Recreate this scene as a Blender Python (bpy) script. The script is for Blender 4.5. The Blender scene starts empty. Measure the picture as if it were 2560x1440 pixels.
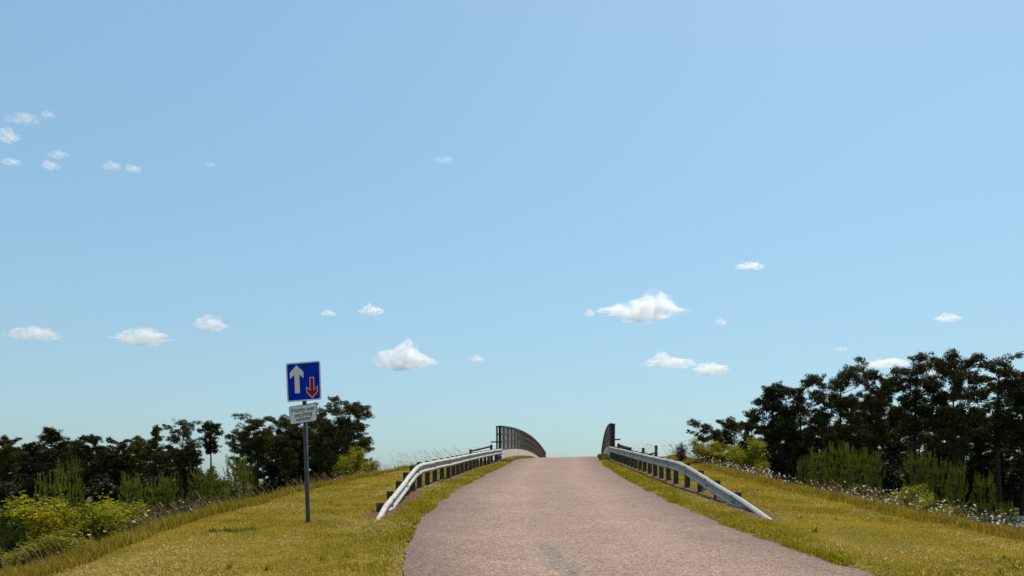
import bpy, bmesh, math, random
import numpy as np
from mathutils import Vector, Matrix, noise as mnoise
R = math.radians
rng = np.random.default_rng(7)
random.seed(7)
S = bpy.context.scene
COL = S.collection

# ------------------------------------------------------------------ camera, light, exposure
EYE = 1.63
F_PX, HORIZ = 2000.0, 1200.0          # focal length and horizon row for a 2560 x 1440 frame
cam_d = bpy.data.cameras.new('camera')
cam = bpy.data.objects.new('camera', cam_d)
COL.objects.link(cam)
cam.location = (0, 0, EYE)
cam.rotation_euler = (R(90), 0, 0)
cam_d.sensor_width = 36
cam_d.lens = F_PX / 2560 * 36
cam_d.shift_y = (HORIZ - 720) / 2560
cam_d.clip_start = 0.1
cam_d.clip_end = 40000
S.camera = cam

SUN_EL, SUN_AZ = R(58), R(33)         # azimuth measured from +Y towards +X
sun_v = Vector((math.sin(SUN_AZ) * math.cos(SUN_EL), math.cos(SUN_AZ) * math.cos(SUN_EL), math.sin(SUN_EL)))
w = bpy.data.worlds.new('World')
S.world = w
w.use_nodes = True
wn = w.node_tree
wn.nodes.clear()
sky = wn.nodes.new('ShaderNodeTexSky')
sky.sky_type = 'NISHITA'
sky.sun_disc = False
sky.sun_elevation = SUN_EL
sky.sun_rotation = SUN_AZ
sky.altitude = 100
sky.air_density = 1.4
sky.dust_density = 1.1
sky.ozone_density = 4.0
bg = wn.nodes.new('ShaderNodeBackground')
bg.inputs['Strength'].default_value = 0.10
wo = wn.nodes.new('ShaderNodeOutputWorld')
# one tone curve for the whole sky: the photograph's is flatter and more cyan than the raw model
pre = wn.nodes.new('ShaderNodeVectorMath'); pre.operation = 'SCALE'; pre.inputs['Scale'].default_value = 0.1
gam = wn.nodes.new('ShaderNodeGamma'); gam.inputs['Gamma'].default_value = 0.5
tint = wn.nodes.new('ShaderNodeVectorMath'); tint.operation = 'MULTIPLY'; tint.inputs[1].default_value = (6.15, 8.5, 9.85)
wn.links.new(sky.outputs[0], pre.inputs[0]); wn.links.new(pre.outputs[0], gam.inputs['Color']); wn.links.new(gam.outputs[0], tint.inputs[0])
wn.links.new(tint.outputs[0], bg.inputs['Color'])
wn.links.new(bg.outputs[0], wo.inputs['Surface'])
sd = bpy.data.lights.new('sun', 'SUN')
sd.energy = 5.0
sd.angle = R(0.53)
sd.color = (1.0, 0.91, 0.77)
so = bpy.data.objects.new('sun', sd)
COL.objects.link(so)
so.rotation_euler = sun_v.to_track_quat('Z', 'Y').to_euler()
so.location = (40, 60, 100)
S.view_settings.view_transform = 'Standard'
S.view_settings.look = 'None'
S.view_settings.gamma = 1
S.view_settings.exposure = 0.0
S.render.engine = 'CYCLES'
cy = S.cycles
cy.use_denoising = True
cy.max_bounces = 14
cy.diffuse_bounces = 4
cy.glossy_bounces = 3
cy.transmission_bounces = 4
cy.transparent_max_bounces = 12
cy.volume_bounces = 14
cy.sample_clamp_indirect = 6

# ------------------------------------------------------------------ helpers
def link(o, parent=None):
    COL.objects.link(o)
    if parent is not None:
        o.parent = parent
    return o

def tag(o, label=None, cat=None, group=None, kind=None):
    if label: o['label'] = label
    if cat: o['category'] = cat
    if group: o['group'] = group
    if kind: o['kind'] = kind
    return o

def empty(name, loc, label, cat, group=None, rz=0.0):
    o = bpy.data.objects.new(name, None)
    o.empty_display_size = 0.2
    o.location = loc
    o.rotation_euler = (0, 0, rz)
    link(o)
    return tag(o, label, cat, group)

def np_mesh(name, V, F, mat=None, smooth=False):
    """mesh from an (n,3) vertex array and an (m,k) face array (k = 3 or 4)"""
    V = np.asarray(V, dtype=np.float32); F = np.asarray(F, dtype=np.int32)
    me = bpy.data.meshes.new(name)
    m, k = F.shape
    me.vertices.add(len(V)); me.vertices.foreach_set('co', V.ravel())
    me.loops.add(m * k); me.loops.foreach_set('vertex_index', F.ravel())
    me.polygons.add(m)
    me.polygons.foreach_set('loop_start', np.arange(0, m * k, k, dtype=np.int32))
    me.polygons.foreach_set('loop_total', np.full(m, k, dtype=np.int32))
    if smooth:
        me.polygons.foreach_set('use_smooth', np.ones(m, dtype=bool))
    me.update(calc_edges=True)
    if mat: me.materials.append(mat)
    return me

class MB:
    """collects simple shapes for one mesh"""
    def __init__(s): s.v = []; s.f = []
    def add(s, vs, fs):
        o = len(s.v); s.v += [tuple(p) for p in vs]; s.f += [tuple(i + o for i in f) for f in fs]; return s
    def box(s, c, d, mtx=None):
        x, y, z = d[0] / 2, d[1] / 2, d[2] / 2
        vs = [Vector((a * x, b * y, e * z)) for a in (-1, 1) for b in (-1, 1) for e in (-1, 1)]
        if mtx is not None: vs = [mtx @ p for p in vs]
        vs = [p + Vector(c) for p in vs]
        return s.add(vs, [(0, 1, 3, 2), (4, 6, 7, 5), (0, 4, 5, 1), (2, 3, 7, 6), (0, 2, 6, 4), (1, 5, 7, 3)])
    def tube(s, pts, rad, n=6, cap=True):
        pts = [Vector(p) for p in pts]
        if not isinstance(rad, (list, tuple)): rad = [rad] * len(pts)
        rings = []
        for i, p in enumerate(pts):
            t = (pts[min(i + 1, len(pts) - 1)] - pts[max(i - 1, 0)]).normalized()
            a = t.cross(Vector((0.13, 0.31, 0.94)) if abs(t.z) < 0.9 else Vector((1, 0.1, 0))).normalized()
            b = t.cross(a)
            rings.append([p + (a * math.cos(q) + b * math.sin(q)) * rad[i] for q in [2 * math.pi * k / n for k in range(n)]])
        vs = [q for r in rings for q in r]; fs = []
        for i in range(len(pts) - 1):
            for k in range(n):
                k2 = (k + 1) % n
                fs.append((i * n + k, i * n + k2, (i + 1) * n + k2, (i + 1) * n + k))
        if cap:
            fs.append(tuple(range(n))[::-1]); fs.append(tuple((len(pts) - 1) * n + k for k in range(n)))
        return s.add(vs, fs)
    def sweep(s, rings, closed_profile=True, cap=True):
        n = len(rings[0]); vs = [q for r in rings for q in r]; fs = []
        for i in range(len(rings) - 1):
            for k in range(n if closed_profile else n - 1):
                k2 = (k + 1) % n
                fs.append((i * n + k, i * n + k2, (i + 1) * n + k2, (i + 1) * n + k))
        if cap and closed_profile:
            fs.append(tuple(range(n))[::-1]); fs.append(tuple((len(rings) - 1) * n + k for k in range(n)))
        return s.add(vs, fs)
    def mesh(s, name, mat, smooth=False, fix=True):
        me = bpy.data.meshes.new(name); me.from_pydata(s.v, [], s.f)
        if fix:
            bm = bmesh.new(); bm.from_mesh(me); bmesh.ops.recalc_face_normals(bm, faces=bm.faces); bm.to_mesh(me); bm.free()
        me.materials.append(mat)
        if smooth: me.polygons.foreach_set('use_smooth', np.ones(len(me.polygons), dtype=bool))
        me.update(); return me
    def build(s, name, mat, parent=None, smooth=False, loc=None):
        o = bpy.data.objects.new(name, s.mesh(name, mat, smooth))
        if loc is not None: o.location = loc
        return link(o, parent)

def place(name, me, parent=None, loc=(0, 0, 0)):
    o = bpy.data.objects.new(name, me); o.location = loc
    return link(o, parent)

def copy_tree(o, parent=None):
    c = o.copy(); link(c, parent)
    if parent is not None: c.matrix_parent_inverse = o.matrix_parent_inverse
    for ch in o.children: copy_tree(ch, c)
    return c

def sstep(a, b, x):
    t = np.clip((np.asarray(x, dtype=float) - a) / (b - a), 0, 1); return t * t * (3 - 2 * t)

# value noise, vectorised
_tab = rng.random((256, 256))
def vnoise(x, y):
    x = np.asarray(x, float); y = np.asarray(y, float)
    xi = np.floor(x).astype(int); yi = np.floor(y).astype(int); fx = x - xi; fy = y - yi
    fx = fx * fx * (3 - 2 * fx); fy = fy * fy * (3 - 2 * fy)
    g = lambda a, b: _tab[a & 255, b & 255]
    return (g(xi, yi) * (1 - fx) + g(xi + 1, yi) * fx) * (1 - fy) + (g(xi, yi + 1) * (1 - fx) + g(xi + 1, yi + 1) * fx) * fy - 0.5
def fnoise(x, y, o=4):
    t = 0; a = 1
    for i in range(o):
        t = t + a * vnoise(x * 2 ** i + 17 * i, y * 2 ** i + 5 * i); a *= 0.5
    return t

# ------------------------------------------------------------------ the lie of the land (metres, camera foot at 0,0,0)
_cy = np.array([-60, -20, 0, 4, 9, 10.8, 12.2, 14, 16.2, 19.6, 24.3, 29.6, 38.4, 48, 60, 70, 90, 120, 180, 260])
_cx = np.array([9.0, 5.0, 2.75, 2.1, 1.47, 1.29, 1.15, 1.03, 0.99, 1.04, 1.17, 1.44, 1.95, 2.66, 3.86, 4.86, 6.86, 9.86, 15.9, 20.])
_yy = np.arange(-60, 260, 0.25)
_xx = np.interp(_yy, _cy, _cx)
_k = np.hanning(15); _k /= _k.sum()
_xx = np.convolve(np.pad(_xx, 7, mode='edge'), _k, mode='valid')
def cx(Y): return np.interp(Y, _yy, _xx)
def half(Y): return np.interp(Y, [9, 14, 24, 38, 48], [2.72, 2.76, 2.68, 2.5, 2.56])
BASE = -2.2
def zr(Y):
    Y = np.asarray(Y, float)
    lin = 0.06 * Y
    arc = 3.42 - 0.00136 * (Y - 68) ** 2
    far = 2.756 - 0.06 * (Y - 90.1)
    return np.maximum(np.where(Y < 45.86, lin, np.where(Y < 90.1, arc, far)), BASE + 0.02)
def cross(Y): return 0.022 * sstep(18, 45, Y) * (1 - sstep(95, 120, Y))
def ground(X, Y):
    X = np.asarray(X, float); Y = np.asarray(Y, float)
    d = X - cx(Y); ad = np.abs(d)
    top = zr(Y) + cross(Y) * np.clip(d, -8, 8)
    hw = half(Y)
    verge = sstep(hw - 0.12, hw + 0.25, ad)
    top = top - 0.06 + 0.085 * verge + 0.03 * verge * fnoise(X * 0.9, Y * 0.9, 3)
    drop = 0.42 * (np.sqrt(np.maximum(ad - 6.6, 0) ** 2 + 0.35 ** 2) - 0.35)
    e = np.where(Y < 68, 1 - sstep(46.6, 56, Y), sstep(80.5, 90, Y))
    zt = BASE + (top - BASE) * e - drop + 0.12 * sstep(7, 10, ad) * fnoise(X * 0.35, Y * 0.35, 3)
    far = sstep(0, 4, np.maximum(53 - Y, Y - 84))
    b = BASE - 0.06 + far * 0.35 * fnoise(X * 0.05 + 3, Y * 0.05, 3)
    m = np.maximum(zt, b)
    return m
def gz(x, y): return float(ground(x, y))
def rail_l(Y): return np.interp(Y, [13.2, 16, 22.5, 25.8, 28.4, 32.4, 38, 43, 45.9], [-2.50, -2.66, -2.74, -2.50, -2.27, -2.04, -1.62, -1.1, -0.68])
def rail_r(Y): return np.interp(Y, [13.2, 17, 22, 28, 33, 40, 45.9], [4.80, 5.0, 5.07, 5.15, 5.26, 5.45, 5.66])

# ------------------------------------------------------------------ materials
def mat(name, base=(0.5, 0.5, 0.5), rough=0.6, metal=0.0, spec=0.5):
    m = bpy.data.materials.new(name); m.use_nodes = True
    b = m.node_tree.nodes['Principled BSDF']
    b.inputs['Base Color'].default_value = (*base, 1)
    b.inputs['Roughness'].default_value = rough
    b.inputs['Metallic'].default_value = metal
    b.inputs['Specular IOR Level'].default_value = spec
    return m
class NT:
    def __init__(s, m): s.t = m.node_tree; s.b = s.t.nodes.get('Principled BSDF'); s.o = s.t.nodes.get('Material Output')
    def n(s, ty, **kw):
        x = s.t.nodes.new(ty)
        for k, v in kw.items():
            if k.startswith('i_'): x.inputs[k[2:].replace('_', ' ')].default_value = v
            else: setattr(x, k, v)
        return x
    def l(s, a, b): s.t.links.new(a, b)
    def noise(s, scale, detail=4, vec=None, rough=0.6):
        x = s.n('ShaderNodeTexNoise'); x.inputs['Scale'].default_value = scale; x.inputs['Detail'].default_value = detail
        x.inputs['Roughness'].default_value = rough
        s.l(vec if vec is not None else s.pos(), x.inputs['Vector']); return x.outputs['Fac']
    def pos(s):
        if not hasattr(s, '_p'): s._p = s.n('ShaderNodeNewGeometry')
        return s._p.outputs['Position']
    def ramp(s, fac, stops, interp='LINEAR'):
        x = s.n('ShaderNodeValToRGB'); x.color_ramp.interpolation = interp
        e = x.color_ramp.elements
        while len(e) < len(stops): e.new(0.5)
        for el, (p, c) in zip(e, stops):
            el.position = p; el.color = (*c, 1) if len(c) == 3 else c
        s.l(fac, x.inputs['Fac']); return x.outputs['Color']
    def mix(s, fac, a, b, blend='MIX'):
        x = s.n('ShaderNodeMix', data_type='RGBA', blend_type=blend)
        for v, k in ((fac, 0), (a, 6), (b, 7)):
            if hasattr(v, 'links') or hasattr(v, 'is_linked'): s.l(v, x.inputs[k])
            else: x.inputs[k].default_value = v if k == 0 else (*v, 1)
        return x.outputs[2]
    def math(s, op, a, b=0.0, c=None, clamp=False):
        x = s.n('ShaderNodeMath', operation=op, use_clamp=clamp)
        for v, k in ((a, 0), (b, 1), (c, 2)):
            if v is None: continue
            if hasattr(v, 'is_linked'): s.l(v, x.inputs[k])
            else: x.inputs[k].default_value = v
        return x.outputs[0]
    def attr(s, name):
        x = s.n('ShaderNodeAttribute'); x.attribute_name = name; return x.outputs['Fac']
    def bump(s, h, strength=0.3, dist=0.02):
        x = s.n('ShaderNodeBump'); x.inputs['Strength'].default_value = strength; x.inputs['Distance'].default_value = dist
        s.l(h, x.inputs['Height']); s.l(x.outputs[0], s.b.inputs['Normal'])

def leaf_mat(name, stops, trans=0.35, tcol=(1.0, 1.0, 0.45), patch=None, patch_scale=0.5, rough=0.55, vary=False):
    """foliage: colour varies by leaf, light passes through it"""
    m = bpy.data.materials.new(name); m.use_nodes = True
    k = NT(m); b = k.b
    g = k.n('ShaderNodeNewGeometry')
    c = k.ramp(g.outputs['Random Per Island'], stops)
    if patch:
        c = k.mix(k.ramp(k.noise(patch_scale, 3), [(0.4, (0, 0, 0)), (0.62, (1, 1, 1))]), c, k.ramp(g.outputs['Random Per Island'], patch))
    oi = k.n('ShaderNodeObjectInfo'); mrg = k.n('ShaderNodeMapRange'); mrg.inputs['To Min'].default_value = 0.72; mrg.inputs['To Max'].default_value = 1.28
    k.l(oi.outputs['Random'], mrg.inputs['Value'])
    if vary: c = k.mix(1.0, c, mrg.outputs[0], 'MULTIPLY')
    k.l(c, b.inputs['Base Color']); b.inputs['Roughness'].default_value = rough; b.inputs['Specular IOR Level'].default_value = 0.1
    tr = k.n('ShaderNodeBsdfTranslucent')
    k.l(k.mix(1.0, c, tcol, 'MULTIPLY'), tr.inputs['Color'])
    mx = k.n('ShaderNodeMixShader'); mx.inputs[0].default_value = trans
    k.l(b.outputs[0], mx.inputs[1]); k.l(tr.outputs[0], mx.inputs[2]); k.l(mx.outputs[0], k.o.inputs['Surface'])
    return m

M = {}
# road: pinkish surface dressing
m = M['road'] = mat('road_chippings', rough=0.9, spec=0.2); k = NT(m)
fine = k.noise(40, 3, rough=0.75); mid = k.noise(15, 3); big = k.noise(0.5, 4); wide = k.noise(2.2, 3)
c = k.ramp(fine, [(0.33, (0.075, 0.052, 0.040)), (0.46, (0.225, 0.157, 0.118)), (0.57, (0.325, 0.235, 0.178)), (0.68, (0.55, 0.415, 0.325))])
c = k.mix(1.0, c, k.ramp(mid, [(0.32, (0.66, 0.66, 0.67)), (0.5, (1, 1, 1)), (0.68, (1.2, 1.19, 1.18))]), 'MULTIPLY')
c = k.mix(1.0, c, k.ramp(big, [(0.3, (0.90, 0.89, 0.90)), (0.7, (1.06, 1.05, 1.03))]), 'MULTIPLY')
c = k.mix(1.0, c, k.ramp(wide, [(0.3, (0.93, 0.92, 0.92)), (0.7, (1.05, 1.05, 1.05))]), 'MULTIPLY')
edge = k.attr('edge')       # 0 in the middle, 1 at the edges
edn = k.math('ADD', edge, k.math('MULTIPLY', k.math('SUBTRACT', k.noise(1.6, 4), 0.5), 0.5))
c = k.mix(k.ramp(edn, [(0.52, (0, 0, 0)), (0.98, (0.85, 0.85, 0.85))]), c, k.mix(1.0, c, (0.62, 0.56, 0.60), 'MULTIPLY'))
# tyre marks: thin dark arcs along the lane
lane = k.attr('lane'); along = k.attr('along')
wob = k.math('ADD', lane, k.math('MULTIPLY', k.math('SUBTRACT', k.noise(0.07, 2), 0.5), 2.2))
tm = None
for off, wd in ((-1.05, 0.035), (-0.86, 0.025), (-0.72, 0.03), (-1.32, 0.02), (0.72, 0.03), (0.98, 0.02)):
    q = k.math('SUBTRACT', 1.0, k.math('DIVIDE', k.math('ABSOLUTE', k.math('SUBTRACT', wob, off)), wd), clamp=True)
    tm = q if tm is None else k.math('MAXIMUM', tm, q)
tmask = k.math('MULTIPLY', tm, k.math('MULTIPLY', k.ramp(k.noise(0.35, 3), [(0.42, (0, 0, 0)), (0.6, (1, 1, 1))]), k.ramp(k.noise(9, 3), [(0.35, (0.08, 0.08, 0.08)), (0.65, (0.42, 0.42, 0.42))])))
c = k.mix(tmask, c, (0.10, 0.085, 0.085))
# worn grey patch in the middle of the near road
wx = k.math('SUBTRACT', k.attr('lane'), k.math('ADD', -0.78, k.math('MULTIPLY', k.math('SUBTRACT', k.noise(1.1, 3), 0.5), 0.5)))
wy = k.math('SUBTRACT', along, 10.3)
wr = k.math('ADD', k.math('POWER', k.math('DIVIDE', wx, 0.20), 2.0), k.math('POWER', k.math('DIVIDE', wy, 1.9), 2.0))
wm = k.math('MULTIPLY', k.ramp(wr, [(0.3, (1, 1, 1)), (1.0, (0, 0, 0))]), k.ramp(k.noise(11, 4, rough=0.8), [(0.42, (0, 0, 0)), (0.58, (0.9, 0.9, 0.9))]))
c = k.mix(wm, c, k.ramp(k.noise(17, 3), [(0.4, (0.055, 0.05, 0.048)), (0.6, (0.20, 0.19, 0.18))]))
wp = k.math('ABSOLUTE', k.math('SUBTRACT', k.math('ABSOLUTE', k.math('ADD', lane, k.math('MULTIPLY', k.math('SUBTRACT', k.noise(0.1, 2), 0.5), 0.9))), 0.95))
wp = k.math('MULTIPLY', k.math('SUBTRACT', 1.0, k.math('DIVIDE', wp, 0.55), clamp=True), k.ramp(k.noise(0.6, 4), [(0.3, (0.25, 0.25, 0.25)), (0.7, (1, 1, 1))]))
c = k.mix(k.math('MULTIPLY', wp, 0.95), c, k.mix(1.0, c, (1.16, 1.15, 1.14), 'MULTIPLY'))
vo = k.n('ShaderNodeTexVoronoi', feature='DISTANCE_TO_EDGE'); vo.inputs['Scale'].default_value = 0.42
wv = k.n('ShaderNodeVectorMath', operation='ADD'); nzv = k.n('ShaderNodeTexNoise'); nzv.inputs['Scale'].default_value = 1.8; nzv.inputs['Detail'].default_value = 5
k.l(k.pos(), nzv.inputs['Vector']); k.l(k.pos(), wv.inputs[0]); k.l(nzv.outputs['Color'], wv.inputs[1]); k.l(wv.outputs[0], vo.inputs['Vector'])
ck = k.math('MULTIPLY', k.ramp(vo.outputs['Distance'], [(0.0, (1, 1, 1)), (0.010, (0, 0, 0))]), k.ramp(k.noise(0.28, 3), [(0.5, (0, 0, 0)), (0.60, (0.75, 0.75, 0.75))]))
c = k.mix(ck, c, (0.07, 0.055, 0.05))
st = k.ramp(k.noise(1.3, 5, rough=0.7), [(0.56, (0, 0, 0)), (0.74, (0.4, 0.4, 0.4))])
c = k.mix(st, c, k.mix(1.0, c, (0.72, 0.70, 0.71), 'MULTIPLY'))
c = k.mix(1.0, c, (1.0, 0.965, 0.96), 'MULTIPLY')
k.l(c, k.b.inputs['Base Color'])
k.bump(k.math('ADD', k.math('MULTIPLY', fine, 0.6), mid), 0.55, 0.012)

# ground under the grass: turf, dry straw, soil
m = M['ground'] = mat('turf_ground', rough=0.95, spec=0.1); k = NT(m)
n1 = k.noise(0.7, 5); n2 = k.noise(9, 4); n3 = k.noise(60, 3)
turf = k.ramp(n1, [(0.3, (0.12, 0.11, 0.012)), (0.5, (0.20, 0.155, 0.022)), (0.7, (0.30, 0.22, 0.05))])
turf = k.mix(1.0, turf, k.ramp(n2, [(0.3, (0.6, 0.62, 0.6)), (0.7, (1.25, 1.2, 1.1))]), 'MULTIPLY')
turf = k.mix(1.0, turf, k.ramp(n3, [(0.3, (0.6, 0.6, 0.6)), (0.7, (1.3, 1.25, 1.2))]), 'MULTIPLY')
soil = k.ramp(k.noise(22, 5, rough=0.75), [(0.34, (0.022, 0.011, 0.006)), (0.5, (0.115, 0.060, 0.033)), (0.66, (0.30, 0.175, 0.10))])
sm = k.math('ADD', k.attr('soil'), k.math('MULTIPLY', k.math('SUBTRACT', k.noise(3.0, 4), 0.5), 0.9))
c = k.mix(k.ramp(sm, [(0.42, (0, 0, 0)), (0.62, (1, 1, 1))]), turf, soil)
wild = k.ramp(n1, [(0.3, (0.03, 0.035, 0.01)), (0.7, (0.10, 0.085, 0.03))])
c = k.mix(k.attr('wild'), c, wild)
k.l(c, k.b.inputs['Base Color'])
k.bump(k.math('ADD', n3, k.math('MULTIPLY', n2, 2.0)), 0.6, 0.03)

M['mown'] = leaf_mat('mown_grass_blades', [(0.0, (0.1443, 0.1387, 0.009699)), (0.45, (0.2886, 0.2287, 0.01723)), (0.75, (0.4186, 0.3049, 0.03232)), (1.0, (0.6061, 0.4574, 0.07541))], 0.35, (1, 0.95, 0.5),
                     [(0.0, (0.2309, 0.1801, 0.01616)), (0.4, (0.4906, 0.3465, 0.04848)), (1.0, (0.7504, 0.5544, 0.1077))], 0.55)
M['edge_grass'] = leaf_mat('green_edge_blades', [(0.0, (0.1372, 0.1497, 0.003888)), (0.5, (0.2515, 0.2212, 0.00648)), (0.85, (0.3811, 0.2733, 0.0162)), (1.0, (0.6097, 0.4164, 0.0486))], 0.4, (1, 1, 0.4))
M['straw'] = leaf_mat('dry_straw', [(0.0, (0.36, 0.2468, 0.0675)), (1.0, (0.66, 0.4937, 0.18))], 0.25, (1, 0.95, 0.7))
M['long'] = leaf_mat('long_grass_blades', [(0.0, (0.1147, 0.1193, 0.01067)), (0.5, (0.2679, 0.2046, 0.01982)), (0.8, (0.4016, 0.2727, 0.03812)), (1.0, (0.6503, 0.4432, 0.08385))], 0.4, (1, 0.95, 0.5),
                     [(0.0, (0.09563, 0.1023, 0.01144)), (0.5, (0.2487, 0.1705, 0.02668)), (1.0, (0.5356, 0.3409, 0.07623))], 0.8)
M['seed'] = leaf_mat('grass_seed_heads', [(0.0, (0.14, 0.08075, 0.04125)), (0.5, (0.24, 0.1568, 0.0825)), (1.0, (0.42, 0.304, 0.165))], 0.35, (1, 0.9, 0.75))
M['petal'] = leaf_mat('daisy_petals', [(0.0, (0.58, 0.53, 0.41)), (1.0, (0.78, 0.72, 0.60))], 0.35, (1, 1, 0.95))
M['disc'] = mat('daisy_discs', (0.55, 0.32, 0.02), 0.8)
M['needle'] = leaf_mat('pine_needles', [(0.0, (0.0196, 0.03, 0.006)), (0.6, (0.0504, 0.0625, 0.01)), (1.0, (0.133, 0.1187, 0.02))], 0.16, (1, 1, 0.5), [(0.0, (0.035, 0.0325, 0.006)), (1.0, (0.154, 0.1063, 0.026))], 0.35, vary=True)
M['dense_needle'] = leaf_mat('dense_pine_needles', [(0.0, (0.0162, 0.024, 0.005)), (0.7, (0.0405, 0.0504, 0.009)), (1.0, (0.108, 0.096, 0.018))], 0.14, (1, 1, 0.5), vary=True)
M['young'] = leaf_mat('young_pine_needles', [(0.0, (0.06804, 0.09628, 0.00924)), (0.6, (0.1474, 0.1674, 0.01386)), (1.0, (0.2948, 0.2616, 0.02695))], 0.22, (1, 1, 0.5), vary=True)
M['yellow'] = leaf_mat('golden_shrub_leaves', [(0.0, (0.16, 0.175, 0.008)), (0.4, (0.33, 0.30, 0.010)), (0.8, (0.50, 0.40, 0.014)), (1.0, (0.58, 0.38, 0.04))], 0.5, (1, 0.97, 0.25), [(0.0, (0.12, 0.15, 0.008)), (1.0, (0.32, 0.32, 0.012))], 1.5)
M['green'] = leaf_mat('green_shrub_leaves', [(0.0, (0.08525, 0.116, 0.0072)), (0.5, (0.1705, 0.1958, 0.0084)), (0.85, (0.2945, 0.2755, 0.012)), (1.0, (0.465, 0.348, 0.024))], 0.5, (1, 1, 0.3), [(0.0, (0.186, 0.174, 0.0072)), (1.0, (0.4185, 0.3335, 0.015))], 1.6)
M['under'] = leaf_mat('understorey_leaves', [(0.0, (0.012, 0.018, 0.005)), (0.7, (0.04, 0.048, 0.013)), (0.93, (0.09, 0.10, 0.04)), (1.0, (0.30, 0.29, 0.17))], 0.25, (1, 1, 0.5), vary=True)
M['broom'] = leaf_mat('dark_broom_twigs', [(0.0, (0.03, 0.028, 0.012)), (1.0, (0.09, 0.06, 0.03))], 0.2)
m = M['bark'] = mat('pine_bark', rough=0.95, spec=0.1); k = NT(m)
k.l(k.ramp(k.noise(6, 4), [(0.3, (0.018, 0.012, 0.009)), (0.7, (0.075, 0.045, 0.03))]), k.b.inputs['Base Color'])
m = M['twig'] = mat('shrub_stem', rough=0.9, spec=0.1); k = NT(m)
k.l(k.ramp(k.noise(14, 4), [(0.3, (0.03, 0.02, 0.014)), (0.7, (0.11, 0.075, 0.05))]), k.b.inputs['Base Color'])

def metal_mat(name, lo, hi, rough, metal, stain):
    m = mat(name, rough=rough, metal=metal, spec=0.45 if metal > 0.2 else 0.12); k = NT(m)
    a = k.noise(5, 5); b = k.noise(45, 3)
    st = k.n('ShaderNodeMapping'); st.inputs['Scale'].default_value = (14, 14, 1.2)
    k.l(k.pos(), st.inputs['Vector'])
    c = k.mix(k.ramp(a, [(0.32, (0, 0, 0)), (0.7, (1, 1, 1))]), lo, hi)
    c = k.mix(k.math('MULTIPLY', k.ramp(k.noise(1.0, 5, st.outputs[0], 0.7), [(0.52, (0, 0, 0)), (0.75, (1, 1, 1))]), 0.45), c, stain)
    k.l(c, k.b.inputs['Base Color'])
    k.l(k.ramp(b, [(0.3, (rough - 0.1,) * 3), (0.7, (rough + 0.15,) * 3)]), k.b.inputs['Roughness'])
    return m
M['galv'] = metal_mat('galvanised_rail', (0.30, 0.28, 0.25), (0.43, 0.405, 0.365), 0.52, 0.3, (0.15, 0.115, 0.085))
M['post'] = metal_mat('galvanised_post', (0.05, 0.044, 0.037), (0.09, 0.08, 0.068), 0.7, 0.0, (0.05, 0.033, 0.022))
M['bolt'] = mat('dark_bolt', (0.05, 0.045, 0.04), 0.6, 0.6)
M['parapet'] = metal_mat('parapet_steel', (0.07, 0.055, 0.047), (0.11, 0.088, 0.076), 0.7, 0.0, (0.05, 0.035, 0.03))
M['bars'] = metal_mat('parapet_mesh', (0.20, 0.135, 0.10), (0.29, 0.20, 0.15), 0.8, 0.0, (0.12, 0.075, 0.05))
m = M['conc'] = mat('pale_concrete', rough=0.85, spec=0.2); k = NT(m)
k.l(k.mix(k.ramp(k.noise(1.2, 5), [(0.35, (0, 0, 0)), (0.7, (1, 1, 1))]), (0.56, 0.51, 0.44), (0.74, 0.69, 0.61)), k.b.inputs['Base Color'])
m = M['timber'] = mat('weathered_timber', rough=0.9, spec=0.1); k = NT(m)
k.l(k.ramp(k.noise(12, 4), [(0.3, (0.05, 0.035, 0.028)), (0.7, (0.16, 0.10, 0.075))]), k.b.inputs['Base Color'])
m = M['asphalt'] = mat('motorway_asphalt', rough=1.0, spec=0.0); k = NT(m)
k.l(k.ramp(k.noise(3, 5), [(0.3, (0.035, 0.033, 0.033)), (0.7, (0.06, 0.056, 0.055))]), k.b.inputs['Base Color'])
M['paint'] = mat('road_paint', (0.7, 0.7, 0.68), 0.7)
def sign_mat(name, base, rough=0.6):
    m = mat(name, base, rough, 0.0, 0.08); k = NT(m)
    k.l(k.mix(1.0, base, k.ramp(k.noise(9, 5), [(0.3, (0.86, 0.85, 0.83)), (0.65, (1, 1, 1))]), 'MULTIPLY'), k.b.inputs['Base Color']); return m
M['blue'] = sign_mat('sign_blue', (0.004, 0.032, 0.42))
M['white'] = sign_mat('sign_white', (0.88, 0.82, 0.76))
M['rim'] = sign_mat('sign_rim', (0.80, 0.80, 0.78))
M['red'] = sign_mat('sign_red', (0.55, 0.008, 0.008))
M['black'] = sign_mat('sign_black', (0.012, 0.012, 0.014))
M['pole'] = metal_mat('grey_pole', (0.055, 0.056, 0.052), (0.09, 0.088, 0.08), 0.45, 0.1, (0.05, 0.04, 0.03))

# ------------------------------------------------------------------ ground sheet
def grow(a, b, s0, f):
    out = []; x = a; s = s0
    while x < b:
        s *= f; x += s; out.append(x)
    return out
dpos = list(np.arange(0, 12.01, 0.12)) + grow(12, 3500, 0.25, 1.22)
D = np.array([-x for x in dpos[:0:-1]] + dpos)
Yv = np.array([-y for y in grow(10, 1500, 1, 1.35)][::-1] + list(np.arange(-10, 6, 1.0)) + list(np.arange(6, 50, 0.22)) + list(np.arange(50, 125, 0.8)) + grow(125, 5000, 1, 1.25))
DD, YY = np.meshgrid(D, Yv)
XX = cx(YY) + DD
ZZ = ground(XX, YY)
nY, nD = DD.shape
idx = np.arange(nY * nD).reshape(nY, nD)
F = np.stack([idx[:-1, :-1], idx[:-1, 1:], idx[1:, 1:], idx[1:, :-1]], -1).reshape(-1, 4)
gm = np_mesh('ground', np.stack([XX, YY, ZZ], -1).reshape(-1, 3), F, M['ground'], True)
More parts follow.
